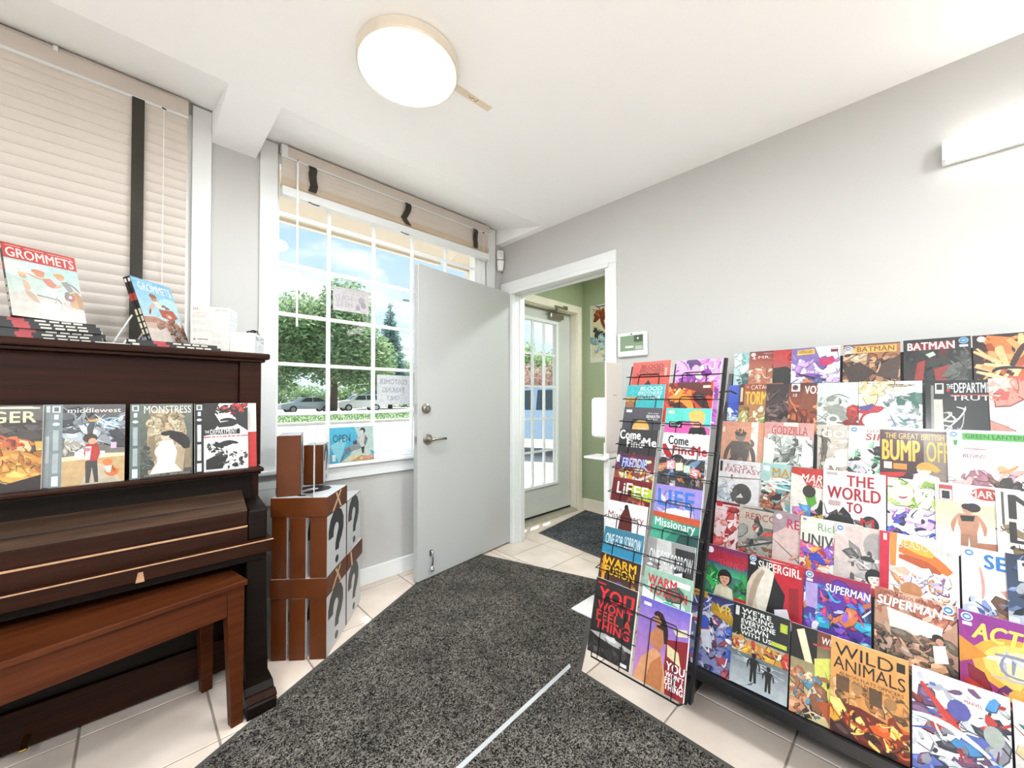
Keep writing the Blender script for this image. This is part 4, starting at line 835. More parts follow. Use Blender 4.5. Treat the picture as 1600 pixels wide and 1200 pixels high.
WR = [
 ('red comic with dark slanted lettering in the top left pocket', 'B d65a4a c23a2a;r 0 60 100 155 c8432c;b 11 8 20 66 80 140 16 8a241a b5301f d2562e;t 24 8 56 10 4a1416 .0 .25 BLOOD;t 20 19 62 10 521818 .0 .25 BROTHERS;t 12 30 62 12 4a1416 .0 .25 MOTHER;r 86 18 92 40 e0a090;p 3a1210 38 60 46 48 54 60 56 80 36 80'),
 ('pink violet comic with a dancer, top right pocket', 'B e7b6e4 b058b8;b 12 16 0 0 100 150 18 f4d8f0 d88ad4 a23cae c864c4 8a2a96;p c99ad8 30 8 52 6 58 30 44 40 28 30;s 14 54286a 24 6 44 0 56 16;s 12 46206a 30 8 40 14 38 26;e 46 24 9 11 e8b0c8;k 12 14 0 40 100 150 7 f8e4f6 c048bc e8a0e0'),
 ('teal comic with white slanted lettering and a hatted man', 'B 3fb6ba 2a9aa4;e 14 48 14 16 8a5a34;e 14 38 22 7 c99858;e 14 52 9 12 a06a44;r 2 60 26 110 5a3a2a;h 64 86 12 e8b088 d8b070 3a7a84;t 36 5 56 10 eaf4ee 0 .22 BLOOD;t 32 17 60 9 e2f0ea 0 .22 BROTHERS;t 32 28 58 11 f0f6f0 0 .22 MOTHER'),
 ('orange red comic with a large shadowed face', 'B d8481c b42a12;b 13 14 0 0 100 150 20 e87a24 a8240f f09a3a 6a140c 3a0f0c;s 22 5a130c 20 4 60 0 100 30;s 20 e8922e 4 40 40 20 60 70;s 6 f4d8a0 16 30 22 20 28 14;r 78 8 94 14 f0e0c8'),
 ('charcoal comic with a blonde woman in the third left pocket', 'B 55535a 3a383e;h 50 58 18 f0c8a4 e0b060 b86a2a;r 6 6 22 13 e8e6e2;t 64 12 28 4 f4f2f0 0 0 the city;t 62 18 32 7 f6f4f2 .02 0 BENEATH;t 66 26 24 4 f4f2f0 0 0 her feet'),
 ('turquoise and pink comic with a blonde swimmer', 'B 5ccfc0 5ccfc0;p e85aa8 0 40 60 30 100 44 100 155 0 155;e 72 26 16 18 f0b89a;e 70 16 18 12 e8c060;s 5 c46a5a 66 34 74 40 82 34;r 6 6 20 13 f4d0c0;p 222 58 44 88 42 98 66 54 66;r 10 32 40 46 222;t 12 34 26 9 fff .01 0 City;t 8 58 88 13 fff .03 -.05 BENEATH'),
 ('black comic with white brush lettering in the fourth left pocket', 'B 3c3a3c 2a2224;t 3 3 54 22 f6f4f0 .05 -.08 Come;t 24 26 40 18 f4f2ee .05 -.08 Find;t 66 20 32 20 f6f4f0 .05 -.08 Me;b 14 7 30 60 70 120 10 6a3a34 4a2c30 8a5a44;h 50 90 14 d8a890 5a3a34 3a3038'),
 ('white comic with red brush lettering and a grey figure', 'B eceaea c9c7c8;b 15 8 0 50 100 150 16 b4b2b4 8a888a d8d6d8 6a686a;h 38 70 15 e4e2e2 2a2a2c 5a585a;s 14 a91f26 4 26 12 50 26 56;t 14 6 44 20 1c1c1e .04 -.08 Come;t 26 28 44 18 b5202a .05 -.08 Find;t 70 26 28 20 c2262e .05 -.08 Me'),
 ('orange comic with blue and white graffiti lettering', 'B 5a2c40 c8641e;b 16 14 0 10 100 100 14 e08a2a f0c060 b5461c 3a2a5a f4e0a0;k 6 12 0 40 100 100 6 d8d0d0 8a8488 b5aeb0;r 4 4 10 22 f0eee8;t 18 10 62 22 3a4ac0 .07 .08 FREDDIE;t 18 10 62 22 c8d4f4 .02 .08 FREDDIE;t 52 32 40 10 e4e6f6 .03 .08 the fix'),
 ('dark comic with four pastel toy blocks for its title', 'B 3a3638 4a4446;b 17 22 0 0 100 110 10 8a8484 5a5256 b5acaa 2a2628 6a8ab0 c87a4a;p f0a8b4 18 8 36 6 38 24 20 27;p f2d8a0 38 11 54 9 56 26 40 28;p a8d8b8 56 14 70 14 71 30 57 30;p ee8a8a 72 18 90 22 86 40 70 36;t 22 10 12 13 fff .03 0 K;t 43 13 8 12 fff .03 0 I;t 59 17 10 11 fff .03 0 D;t 75 23 10 11 fff .03 0 S'),
 ('maroon and lime comic with white letters in a left pocket', 'B 7a2428 2c2224;p b8c838 52 12 100 16 100 44 52 40;b 18 6 20 50 80 110 14 3a3436 8a4a3a c8604a;t 14 10 20 26 f2eee6 .02 0 Li;t 38 10 14 27 f4f4e4 .03 0 F;t 58 14 34 24 f4f4e4 .03 0 EE'),
 ('violet and blue comic with big blue letters', 'B a08ad0 7a9ad8;b 19 10 0 20 100 140 18 c8b8ec 8878cc e8e4f4 b0a0e0;e 50 70 34 24 f0eef6;e 62 84 12 10 3a5ab8;t 10 10 76 34 3d7ad0 .04 -.08 LIFE;k 8 6 10 60 90 110 6 fff d8d0f0'),
 ('white comic with maroon lettering and a caped silhouette', 'B efecea e4e0de;p 5a2422 36 30 46 10 54 12 66 40 70 100 60 78 56 104 48 76 40 104 36 76 28 96;e 48 10 5 6 2a2024;e 8 74 7 8 c9c5c4;t 30 16 10 5 7a2a28 0 0 The;t 4 24 90 22 7a2a2a .0 -.05 Missionary'),
 ('dark green comic with white lettering in the seventh right pocket', 'B 2f8a72 24665a;r 0 0 100 14 c4532e;p 4aa88a 0 10 60 14 30 60 0 70;p 174a44 60 40 100 30 100 120 40 110;b 20 6 20 60 90 120 10 e0efe8 1d5a50 8ac8b4;t 8 12 84 22 eef4ee .02 -.06 Missionary'),
 ('teal comic with tall white lettering and a dark bird', 'B 3e7f92 2a9acc;G 50 120 2a8ab4 3ab0dc;p 1a2226 50 74 66 60 80 74 78 130 56 130;p f2f2ee 44 80 54 68 64 78 56 88;t 6 14 22 24 eef2f2 -.0 0 ONE;t 32 14 18 24 eef2f2 0 0 FOR;t 54 12 40 26 f4f6f6 0 0 SORROW'),
 ('grey comic with tall white lettering in the eighth right pocket', 'B 9a9896 58585a;p 2c2c2e 60 10 100 10 100 120 66 130;p c8c6c4 20 0 50 0 60 70 20 110;b 24 8 0 40 70 130 12 b4b2b0 777 8a8886 d8d6d4;p f0eeec 62 60 78 54 76 110 66 112;t 6 22 22 26 f4f4f4 0 0 ONE;t 32 22 18 26 f4f4f4 0 0 FOR;t 54 24 42 28 f6f6f6 0 0 SORROW'),
 ('brown comic with yellow block lettering above a small figure', 'B 3a2620 6a4a3c;k 13 9 0 0 20 100 5 e8a030 c87820;k 14 6 84 30 100 110 5 d8a040 b86a20;h 54 66 10 c8b0b8 6a4a8a 8a8478;t 10 6 80 17 f4b820 .05 -.05 WARM;t 16 25 72 17 f6c024 .05 -.05 FUSION'),
 ('green comic with red block lettering in the ninth right pocket', 'B 9ac0aa 6a9a84;b 26 9 0 30 100 130 16 c8e0d0 4a8a70 e0ece0 3a6a5a;p e8ece4 0 40 30 50 24 120 0 120;e 56 66 14 12 2fa888;e 56 66 6 7 1d5a4a;r 60 10 96 20 e8e4e0;t 10 12 60 17 c8323a .05 -.05 WARM;t 18 30 74 17 cc363e .05 -.05 FUSION'),
 ('black comic with stacked red block lettering in the bottom left pocket', 'B 33302f 2a2726;r 5 7 26 11 c8343a;r 76 14 96 19 b8343a;p b8b4b0 0 110 40 104 100 112 100 118 60 120 20 116;p e4e0dc 36 108 60 104 68 112 50 115;b 27 5 0 120 100 150 16 3a3736 45413f 2e2b2a;r 78 142 94 148 eee;t 12 16 82 26 e8343c .06 0 YOU;t 12 44 82 17 e4343c .05 0 WON\'T;t 12 63 82 17 d8403a .05 0 FEEL A;t 12 82 80 17 e4343c .05 0 THING'),
 ('violet sunset comic with a woman in a peach gown', 'B 7a6ac8 c88ab8;p 8a1826 60 60 100 50 100 155 60 155;G 0 40 6a60c4 a884cc;p e0a070 0 155 14 110 36 84 52 90 62 118 66 155;p c07848 24 155 34 112 52 92 60 122 58 155;s 22 2a1a1c 42 20 52 50 56 70;e 40 32 8 10 c98a62;s 10 2c1a1c 32 26 42 14 50 34;p c07c54 36 46 52 48 56 70 50 86 36 84 30 66;s 7 c4835c 34 56 22 72 34 80;r 8 8 24 14 eceaf2;p e8dcc0 70 38 96 30 98 42 78 48;p e8d8a8 62 68 84 74 90 96 64 88;t 64 96 34 14 fff .04 0 YOU;t 64 112 34 9 fff .04 0 WON\'T;t 64 122 34 9 fff .04 0 FEEL A;t 64 132 34 10 fff .04 0 THING'),
]
for i, (lab, sp) in enumerate(WR):
    k, cidx = i//2, i % 2; y = .871 if cidx == 0 else .686
    if i == 0: y = .858
    if i == 1: y = .672
    z = KZ(k)-.26*math.cos(LN)+(.004 if i % 3 == 0 else 0); x = plane_x(k, z, 0)
    book('comic_book', lab+(' of the wire rack' if 'pocket' in lab else ', in the wire rack'), 'comic', sp, (x, y, z), R(-90), LN, w=.172 if k == 9 else .168, t=.0028 if k < 9 else .010, group='comics in the wire rack', roll=R(.5*((i*5) % 3-1)) if k < 9 else 0)

# ------------------------------------------------------------ stepped comic shelf
LAM = mat('black_laminate', '1a1a1c', .4, var=.08, vs=20)
cs = empty('comic_shelf', (1.85, .05, 0)); tag(cs, 'black stepped display shelf packed with comics along the right wall', 'shelf')
def sp_(n, mb, m=LAM, **k):
    mb.v = [(p[0]-1.85, p[1]-.05, p[2]) for p in mb.v]; return mb.build(n, m, cs, **k)
TX = [2.12, 2.02, 1.93, 1.84, 1.74, 1.645, 1.55]; TZ = [1.397, 1.240, 1.074, .911, .750, .596, .442]; TL = R(13)
SY0, SY1 = .628, -.52
bot = [(TX[k]-.26*math.sin(TL), TZ[k]-.26*math.cos(TL)) for k in range(7)]
prof = [(1.535, 0), (1.525, bot[6][1]-.02), (bot[6][0]-.012, bot[6][1]-.016)]+[(bot[k][0]+.004, bot[k][1]+.02) for k in range(5, -1, -1)]+[(TX[0]+.0, 1.30), (2.165, 1.30), (2.165, 0)]
for y in (SY0, SY1): sp_('side_panel', MB().prism(prof, 'y', y, y+.018))
for k in range(7):
    bxk, bzk = bot[k]
    sp_('tier_ledge', MB().box(bxk-.012, bxk+.05, SY1+.018, SY0, bzk-.016, bzk-.002), bev=.001, seg=1)
    sp_('ledge_lip', MB().box(bxk-.015, bxk-.012, SY1+.018, SY0, bzk-.016, bzk+.006))
    o = .030
    sp_('tier_back', MB().hexa([(bxk+o, SY1+.018, bzk-.002), (bxk+o+.008, SY1+.018, bzk-.002), (bxk+o+.008, SY0, bzk-.002), (bxk+o, SY0, bzk-.002), (bxk+o+.05, SY1+.018, bzk+.215), (bxk+o+.058, SY1+.018, bzk+.215), (bxk+o+.058, SY0, bzk+.215), (bxk+o+.05, SY0, bzk+.215)]))
sp_('front_apron', MB().box(1.492, 1.508, SY1+.018, SY0, bot[6][1]-.040, bot[6][1]-.016))
sp_('back_board', MB().box(2.150, 2.165, SY1+.018, SY0, .02, 1.30))
DC = 'e 9 9 6.5 6.5 dfe8f2;e 9 9 5 5 5a8ac0;e 9 9 3 2 dfe8f2;r 4 17 14 22 e8eef4;'
DCR = 'e 90 9 7 7 dfe8f2;e 90 9 5.4 5.4 4a84bc;e 90 9 3.2 2 dfe8f2;r 84 18 96 23 dfe4ea;'
ROWS = [
 [ (.640, 'pale aqua leafy comic at the left end', 'B 8fc8c8 dcecea;b 61 14 0 0 100 90 14 b8e0dc f0f8f6 6ab4b4 e0f0ee;p 3a6460 20 66 34 58 42 90 24 100;b 62 4 14 60 44 100 9 2f5450 4a7a74'),
   (.559, 'brown red comic with a man in profile', 'B 9a3a2c d8926a;G 0 30 7a2a22 a84634;e 9 9 6 6 f0dcd0;t 7 15 8 9 f0e0d4 .02 0 4;p e8c4a0 60 46 84 42 90 70 76 96 62 84;s 14 5a2a1c 58 50 66 34 92 42;b 63 6 0 50 60 110 14 e0a884 f0d4b8 c87a58;t 34 5 30 4 e0b8a8 0 0 ARCHIE;t 22 14 76 10 f2e4d8 .02 0 MR. JUST'),
   (.459, 'red and black comic slipped behind its neighbours', 'B c8322c 8a8482;p 2a2826 0 50 30 46 60 70 60 155 0 155;e 50 22 22 22 d84034;e 50 22 18 18 b02420;p d84034 34 20 66 20 50 36;b 64 8 50 20 100 110 14 8c8886 d8d4d2 c8a898;r 60 2 98 14 d4d0ce'),
   (.388, 'white and purple comic with a yellow banner', 'B f2eef4;p 8a72b4 0 0 50 0 60 30 30 60 0 40;b 65 22 4 30 96 150 12 b48ad0 d8b8e4 7a5aa8 f4eaf8 e0c8ec;p c8386a 58 34 86 26 92 40 74 52 60 48;k 16 8 10 60 90 120 8 d8784a 8a5ab0 e8d8f0 3a2a4a;b 66 4 30 80 70 110 8 e08a4a 5a6aa0;p f2c85a 14 6 48 4 50 18 12 20;t 16 7 30 9 7a5a1c .02 0 AVENGERS;r 82 6 96 16 7a2a34;r 83 7 95 9 eee'),
   (.212, 'tan comic with winged shapes and gold lettering', 'B b87a54 8a5a3c;b 67 18 0 24 100 130 18 5a4034 8f6248 c89a74 3a2c28 d8b898;p 4a3a34 0 60 30 44 60 70 20 110;p 57453c 100 30 70 50 60 80 96 90;'+DC+'r 0 0 100 2 4a342a;r 22 5 94 22 e8b868;t 26 7 64 12 8a5a24 .03 0 BATMAN'),
   (.034, 'dark comic with pale block lettering on the top row', 'B 2c2a28 3a3432;b 68 12 4 30 70 140 18 3a3634 1a1816 5a2a26 2a3a34;p a03a32 22 54 34 48 30 96 16 96;p 9a3c34 46 70 70 60 72 100 50 110;b 69 10 70 30 100 140 12 4a4a46 6a6a64 585854;p c9cfc8 34 36 46 30 50 38 40 44;'+DCR.replace('dfe8f2', '9ab8d0')+'r 10 8 76 26 8a2a26;t 7 8 70 17 ece6de .04 0 BATMAN'),
   (-.138, 'orange and black swirling comic at the right end', 'B 2a1612;k 21 40 0 0 100 110 14 d87a3a e8a060 a8481e 3a1a12 f0c088;k 22 20 0 60 100 150 8 f2d0a0 1c100c c8622a;e 12 9 6 6 f0e8e0'),
   (-.300, 'pale green comic beyond the orange one', 'B b8d0b0 8aa890;b 70 12 0 20 100 140 16 d8e8d0 6a8a70 c8d8c0') ],
 [ (.616, 'deep blue comic with white foam at the left end', 'B 3a5ac8 2444b0;b 71 9 0 70 40 120 10 c8d8f0 8aa8e0 e8f0fa'),
   (.567, 'brown comic with tall yellow lettering', 'B a85a34 c9a070;r 0 0 12 60 4a2a24;t 3 10 6 40 e8c8a0 0 0 I;b 72 20 0 66 100 140 12 d8d088 9aa85a e8e4b4 8a6a34 c8b870 f0ecd8;r 14 2 100 20 9a4c30;e 20 9 4 4 e87a6a;t 28 4 70 12 f0d8c0 .01 0 CATACOMB;t 16 22 84 36 f0c440 .03 0 TORMENT'),
   (.463, 'dark plum comic with white round letters', 'B 3a2c2c 5a4442;b 73 14 0 10 100 130 18 6a5450 2a1f20 8a706a 4a3834 a88a80;t 62 8 34 16 efeae6 .05 0 DO'),
   (.379, 'rust brown comic with two faces and white lettering', 'B 5a342a c8643a;p 8a4c34 30 20 70 0 60 140 20 150;b 74 12 0 50 100 140 16 d87a44 a84a26 e89a60 6a3020;e 70 60 14 18 d89a70;e 74 54 6 4 3a201a;e 88 80 12 14 c88458;r 6 2 24 22 ece6e0;e 14 12 6 7 5a3a30;t 10 28 8 8 ece6e0 .02 0 10;t 34 8 62 20 f4efe8 .03 0 VOXIMA'),
   (.279, 'pale mint comic with a red splash over grey shapes', 'B d2e6d4 e8efe4;b 75 10 0 40 60 140 16 b8bab0 8f9288 d8dcd2;p 9a9c92 10 60 40 52 70 96 60 104 24 76;e 30 88 12 11 e4e6dc;e 30 88 7 6 8a8c84;b 175 6 56 60 92 110 12 a8322a 8a241e c04438;s 2 444 26 34 40 22 60 40;t 6 6 92 18 f6f8f2 .02 0 DAREDEVIL;t 72 28 24 12 f4f8f2 .03 0 HIT'),
   (.154, 'white comic with green and red swirling capes', 'B eef0ea;b 76 8 0 0 60 30 16 f0d8a8 e8c488 f4e6c8;p 3a6a5a 58 36 90 24 96 60 66 66;s 18 b02430 0 110 20 60 34 60;s 14 b42838 0 70 30 70 40 58;s 12 5a4a8a 0 60 14 66 24 52;e 28 90 22 18 f2f4f6;b 77 18 40 30 98 120 10 c8ccc8 8a9690 e8ece8 5a7a6a b0b4b8;k 23 10 50 70 100 140 6 b08a9a 4a6a8a d8dce4 3a7a64;k 42 9 44 6 92 14 2.5 a8987a 8a7a60'),
   (-.020, 'black comic with white shelf stripes and red glow', 'B 141413 1d1c1a;G 40 120 24221f 161514;p c8c8b8 8 40 24 40 26 150 8 150;p 8a8a7c 8 10 12 10 12 150 8 150;k 24 6 8 50 60 110 3 e8e8dc c0c0b0;r 14 6 26 28 e6e6e0;r 16 8 24 20 222;e 56 116 12 10 c8201c;e 86 118 12 10 b81c1a;r 30 18 34 24 c02020;t 40 6 60 20 f2f2ee .01 0 DEPARTMENT;t 30 8 9 10 f0f0ec .01 0 THE;t 36 32 64 10 d8d4d0 .02 0 TRUTH;r 34 30 100 32 b8241f'),
   (-.162, 'rose and cream comic with a dark haired reader', 'B e8c8c0 f2e6dc;b 78 10 0 10 100 40 18 d85a4c f0b8a8 e88a78;p 6a2a34 40 66 80 60 96 110 70 124 60 90;e 56 84 14 16 e4ab94;b 79 8 10 90 90 150 14 c88a78 a86a68 e8c0b0;p 7a6a7a 54 100 96 94 98 116 62 126;t 46 16 60 10 e8a848 .02 0 YOUR L'),
   (-.318, 'yellow comic on the second row beyond the rose one', 'B e8d080 c89a40;b 80 10 10 30 90 140 16 d8b050 a87a30 f0e0a8') ],
 [ (.624, 'peach comic with a saluting grey figure', 'B dc9a80 e0b090;p f0e8e0 70 0 86 0 86 100 70 100;r 88 12 100 18 e8a070;r 88 24 100 30 e8a070;f 46 190 170 6f6560 8f837c 5f5752 5a524e;s 9 7c716b 60 70 84 62 70 46;b 81 5 20 100 90 150 12 5a524e 8a7e76 c88a6a;r 2 14 8 30 f0d8c8;t 18 14 58 17 eeb08c .03 .1 G.I.JOE'),
   (.451, 'rose bordered comic with grey ruined city clouds', 'B d89a94 d8c8c0;p e2ecda 8 30 92 34 90 150 6 150;b 82 26 8 40 92 140 16 b8bab4 8f928c d8dcd4 6a6c68 e8f0e4;p f0f8e8 0 40 24 50 20 120 0 130;p eef6e8 80 44 98 60 90 130 76 100;r 40 0 70 10 f0dcd0;t 16 10 72 20 c05a58 .03 0 GODZILLA;t 18 12 68 16 f0dcd6 -.0 0 GODZILLA'),
   (.270, 'grey cream comic with a marching crowd', 'B cfc6b8 b8a898;k 25 16 0 0 30 150 4 6a6058 8a7e70 4a443c;b 83 14 20 50 96 150 14 a8947c d8cbb8 8a7460 efe6d8;p efe8dc 30 60 60 50 64 90 36 96;t 8 12 84 17 fbf6ec .04 0 GODD;k 45 7 30 33 90 42 3 f2ece0'),
   (.180, 'white comic with green tangled figure', 'B eee8e6;b 84 18 6 40 94 150 13 8ac898 4a8a5a c8e8c8 222 d8ccd8 a8d8b0;b 85 5 40 40 90 70 9 26221f 3a302c;e 60 20 38 14 f4dcd4;t 30 8 54 6 7a4a44 0 0 GOTHAM;t 28 17 60 14 a8322a .02 .15 SIREN;'+DC),
   (.093, 'dark red comic with gold lettering and a reclining woman', 'B 4a1814 2c1412;r 0 0 100 5 d8cfc0;r 64 10 100 110 8a7a6a;p c8201c 0 96 40 90 20 124 0 124;p efe6dc 30 104 60 88 84 96 90 124 40 134;e 64 84 10 9 efdcc4;s 16 e0a038 56 82 66 68 84 84;p 2a1a16 20 104 50 94 44 126;r 6 72 18 86 ece0c8;r 20 74 40 86 d88a2c;t 8 11 84 12 f0b848 .0 0 THE GREAT BRITISH;t 4 26 54 42 f0b840 .03 0 BUMP;t 68 26 30 40 eab844 .01 0 OFF'),
   (-.068, 'pale blue comic with a green banner and distant heroes', 'B dfe4ee eef0f4;e 60 40 30 22 f4f6f8;e 86 64 26 20 d0dcec;'+DC+'p 3a8a3a 8 20 14 20 13 30 9 30;r 20 6 100 19 4aa83c;t 24 8 74 8 205a1c .02 0 GREEN LANTERN;k 46 5 20 35 50 37 1.4 a05a5a;t 20 40 30 4 a05a5a 0 0 SUPREMACY;t 20 46 28 7 8a3a3c .02 0 BEGINS!;b 86 18 0 84 100 130 14 d8a8a0 c89ab0 e8c8c0 a8707a f0dcd8;p 3a3228 56 104 66 86 76 84 80 104 74 118 60 118;e 66 70 6 6 d8a878;s 5 c8924a 62 78 78 72 84 62;b 87 4 50 90 90 112 7 6a4a34 2a241e'),
   (-.242, 'peach comic on the third row beyond the blue one', 'B f0d8c0 d89a78;b 88 10 10 30 90 140 16 e8b088 b86a4a f4e4d0') ],
 [ (.604, 'white comic with a round black mask and a sword', 'B ece8ea;e 24 66 34 40 f4f2f4;b 91 5 0 50 40 100 12 f6f4f4 d8dce6 c8d4e4;e 56 82 22 26 5a5654;p 6a6664 30 84 44 70 50 96 36 104;p e8e4e2 44 92 54 80 60 90;s 4 a8958a 0 46 50 44 98 40;r 30 36 34 48 8a7468;r 3 4 9 30 3a3a3c;t 20 10 64 9 b5706c .02 0 LOST;t 16 20 80 11 c0706c .03 0 FANTASY'),
   (.445, 'teal comic with gold lettering and clashing fighters', 'B a8d4d0 c8b8a8;b 92 24 0 40 100 150 14 8a4a34 d8a080 3a2c2a e8d0b8 6aa8a8 b06a48 f0e6da;k 26 8 0 30 100 60 4 eef6f4 d8ecea;r 4 6 18 18 f0f0ee;t 24 10 74 20 c89a44 .04 0 MAGIC'),
   (.341, 'cream comic with a red corner and green mask', 'B f0e8dc;p c83a2c 0 0 100 0 100 34 70 44 30 40 20 20 0 14;p 5aa838 26 60 44 54 48 76 34 90;e 34 52 12 14 3a3028;b 93 14 10 90 96 140 11 e89a2c 2a2824 d87ab8 5a9ad0 c85a38 f0c850;t 18 14 82 18 f6efe6 .02 .2 MARTIAN;t 40 33 56 9 f4ece4 .01 .2 MANHUNTER'),
   (.242, 'white comic with huge dark red block title', 'B f0ecea;b 94 12 0 90 60 150 14 2a2422 4a403c 1d1a18 6a5a54;p 262220 0 110 16 92 50 96 60 150 0 150;e 76 104 14 18 2c2826;e 76 104 7 8 9a9692;b 95 6 50 130 98 150 12 c84a34 d88a5a 8a2a20;r 6 4 24 10 c8b8b4;t 40 8 42 22 a81f2c .04 0 THE;t 8 34 84 25 a81f2c .04 0 WORLD;t 40 64 24 20 a81f2c .04 0 TO;r 10 64 30 74 c8a8a4;t 62 92 20 20 b8302c .04 0 M'),
   (.073, 'white comic with green hair and violet tangles', 'B eeeee6;b 96 12 0 0 100 50 15 b4cc70 d8e4a8 8aa848 eef0d0;e 20 30 16 18 e6e2c8;s 4 a8485a 16 36 22 40 28 34;b 97 22 0 60 100 140 12 a050a8 6a4aa8 d8b8e0 c878c0 3a2a4a f0e8f4 4a5ac0;r 3 4 18 14 f4f4f0;t 36 16 62 17 f8f8f4 .04 .2 RIVALS'),
   (-.037, 'tan beach comic with two figures and a number box', 'B e8c890 e0e4e2;G 0 34 f4efe6 f0e8da;p f4f2ee 0 80 100 70 100 155 0 155;p 3a3632 70 70 100 60 100 90 90 100;f 40 130 96 c08a6c c89478 2a1f1c b07c60;p 221c1a 30 56 48 54 46 64 32 66;e 46 40 9 8 2a1e1a;p b5785c 50 100 80 96 90 130 50 140 40 120;e 84 124 10 9 2c201c;r 5 4 22 32 b8443c;r 6 12 21 31 f4f0ea;t 9 15 9 14 1c1a1a .04 0 1;e 62 14 18 11 b0382e;t 42 8 50 13 f2e6da .02 0 MARVEL'),
   (-.158, 'white comic with tall black letters and a gold base', 'B f0ece2;b 98 6 10 60 60 110 12 4a3c2c 2a241c 8a7450;p 7a5c34 0 110 100 120 100 155 0 155;r 6 4 9 60 5a4c40;t 14 8 70 40 2c2620 .02 0 MI;t 14 54 40 34 2f281f .03 0 L.;t 20 116 60 22 e8982c .03 0 LO'),
   (-.300, 'grey comic on the fourth row at the frame edge', 'B b8b4b0 8a8684;b 99 10 10 20 90 140 15 d8d4d0 5a5654 a09c98') ],
 [ (.584, 'pink and red sketch comic at the left end', 'B f2d8dc ecd0cc;r 0 0 60 6 7a2a2c;r 2 2 16 12 c8343a;k 43 8 22 6 58 15 3 c03a3c d86a6a;b 101 22 0 16 100 150 14 d85a58 e89a9a f4e4e4 b03438 8a2428 f0c8c8'),
   (.492, 'grey battle comic with red serif lettering', 'B c8bcae 8a8a84;k 27 6 0 0 100 8 3 444 888;b 102 26 0 40 100 150 13 6a6a66 9a9a92 3a3a38 b8b4aa 8a5a44 c8432f;s 4 444 0 100 50 80 100 60;t 14 16 84 15 a8402f .0 0 REDCOAT'),
   (.378, 'pale mauve comic with pink lettering and a blue drip', 'B d8b8b4 e4cac0;p a89098 0 0 60 0 0 50;e 10 10 6 6 f0e8e8;s 2 444 0 60 50 100 90 130;s 16 3a6ac8 78 50 70 70 68 84;b 103 8 40 80 100 150 12 8a4a3c d8a080 3a302c f0d8b0;t 26 12 74 20 c0325a .03 0 RESURR;t 46 34 54 8 c0325a .02 0 QUANTUM'),
   (.294, 'cream comic with green scrawl and an orange tangle', 'B efe8d8;b 104 26 0 60 100 150 14 e8882c c8324a 8a5ac0 f0b850 e05a8a 3a4ac0 f4e0c0;t 30 10 64 15 7ab08a .01 0 Rick and;t 4 34 96 22 4a4a4c .03 0 UNIVERSE;r 4 4 10 8 889'),
   (.198, 'grey comic with a face above a red shirt', 'B d8c4bc c8bcb8;e 62 34 18 26 a8a09c;b 105 18 20 50 100 150 14 8a8684 b8b0ac 5a5856 d8cfca e8e4e2;s 10 3c3a3a 40 60 52 56 60 62;h 60 92 11 f0dcd0 1f1c1c c04a3c;'+DC),
   (.088, 'white comic with a crimson spine and orange skirts', 'B f4f0ea;p c8203c 0 0 14 0 12 155 0 155;p d88a3c 14 0 24 0 22 60 14 60;s 24 d8742c 26 26 60 30 90 54;s 18 e8b03c 30 14 50 20 70 30;s 14 b8562a 26 40 60 44 78 58;b 106 20 20 60 90 140 12 f0e6e8 d8c8d8 c88a5a 8a5a8a e8b89a f4ece0;e 42 96 14 14 c88a5a;s 5 6a6ac0 70 110 98 116 94 140;r 5 4 10 16 f0e8d8;t 26 10 56 14 c9cdb0 .0 0 SEASONS;t 86 18 5 7 a8b088 .02 0 8'),
   (-.083, 'white comic with blue lettering and a figure on a wire', 'B f0ebe6;s 4 d8988a 20 30 26 60 22 80;p d8988a 40 62 70 52 90 58 80 72 50 74;b 107 16 4 80 100 150 13 8a9ad0 4a5a8a c8d0e8 6a4a3a 2a2a2c a8785a;'+DC+'t 26 8 84 22 2a76b8 .06 0 SECRET'),
   (-.164, 'dark blue comic with a white badge at the frame edge', 'B 26324a 4a5a7a;b 108 14 0 10 100 150 16 3a4a7a 6a7aa8 22262e b8bcc4;r 12 8 36 40 eef0f0;e 24 14 8 5 26324a;b 176 6 30 70 80 120 14 8a8488 7a2a2a'),
   (-.300, 'orange comic on the fifth row past the frame edge', 'B d8905a a85a34;b 109 10 10 20 90 140 15 e8b080 7a3a24 f0d0a8') ],
 [ (.590, 'green and violet comic with a man in a cream jacket', 'B 5a3a8a 3aa05a;G 0 36 7a2a5a b02a44;G 36 60 4a3a7a 3ac07a;b 111 8 0 50 40 130 12 3ac060 1f7a3a 8ae0a0;b 112 5 70 60 100 120 12 2fae5a 1d6a34;h 48 66 12 e0a888 1f1a18 e8dcc0;r 70 100 100 140 c8322c;e 14 12 7 7 f4eef0;t 22 12 74 13 c8202c .05 0 STRANGER;t 34 27 52 14 d83a3a .04 0 THINGS'),
   (.434, 'red comic with a pale hair sweep on black', 'B c4182a;p 151314 0 0 40 0 52 40 70 66 66 110 40 155 0 155;s 40 d8c8b4 40 24 14 60 12 130;s 26 efe6d6 44 26 26 60 30 120;s 12 b8a48c 30 30 8 60 6 140;p e6e2e8 52 100 74 92 84 124 56 132;b 114 6 46 124 90 150 10 e8e4ea f4f2f4 d0c8d4;p 9a1220 76 50 92 46 94 110 78 108;r 0 0 100 3 c83a3c;'+DC+'t 20 10 76 17 f4efe8 .03 0 SUPERGIRL;k 28 8 20 5 90 7 1.2 f0d0c8'),
   (.266, 'blue violet comic with swirling bright shapes', 'B 5a3a9a 4a2a8a;G 0 20 a81a3a 6a2a7a;b 115 30 0 26 100 150 15 3a7ac8 8a5ac8 d8784a 2aa8c8 c8346a 5a2a9a e8e4f4 1f2a5a;r 3 24 22 70 b09ad0;'+DC+'t 34 18 64 14 eef0fa .03 .1 SUPERMAN'),
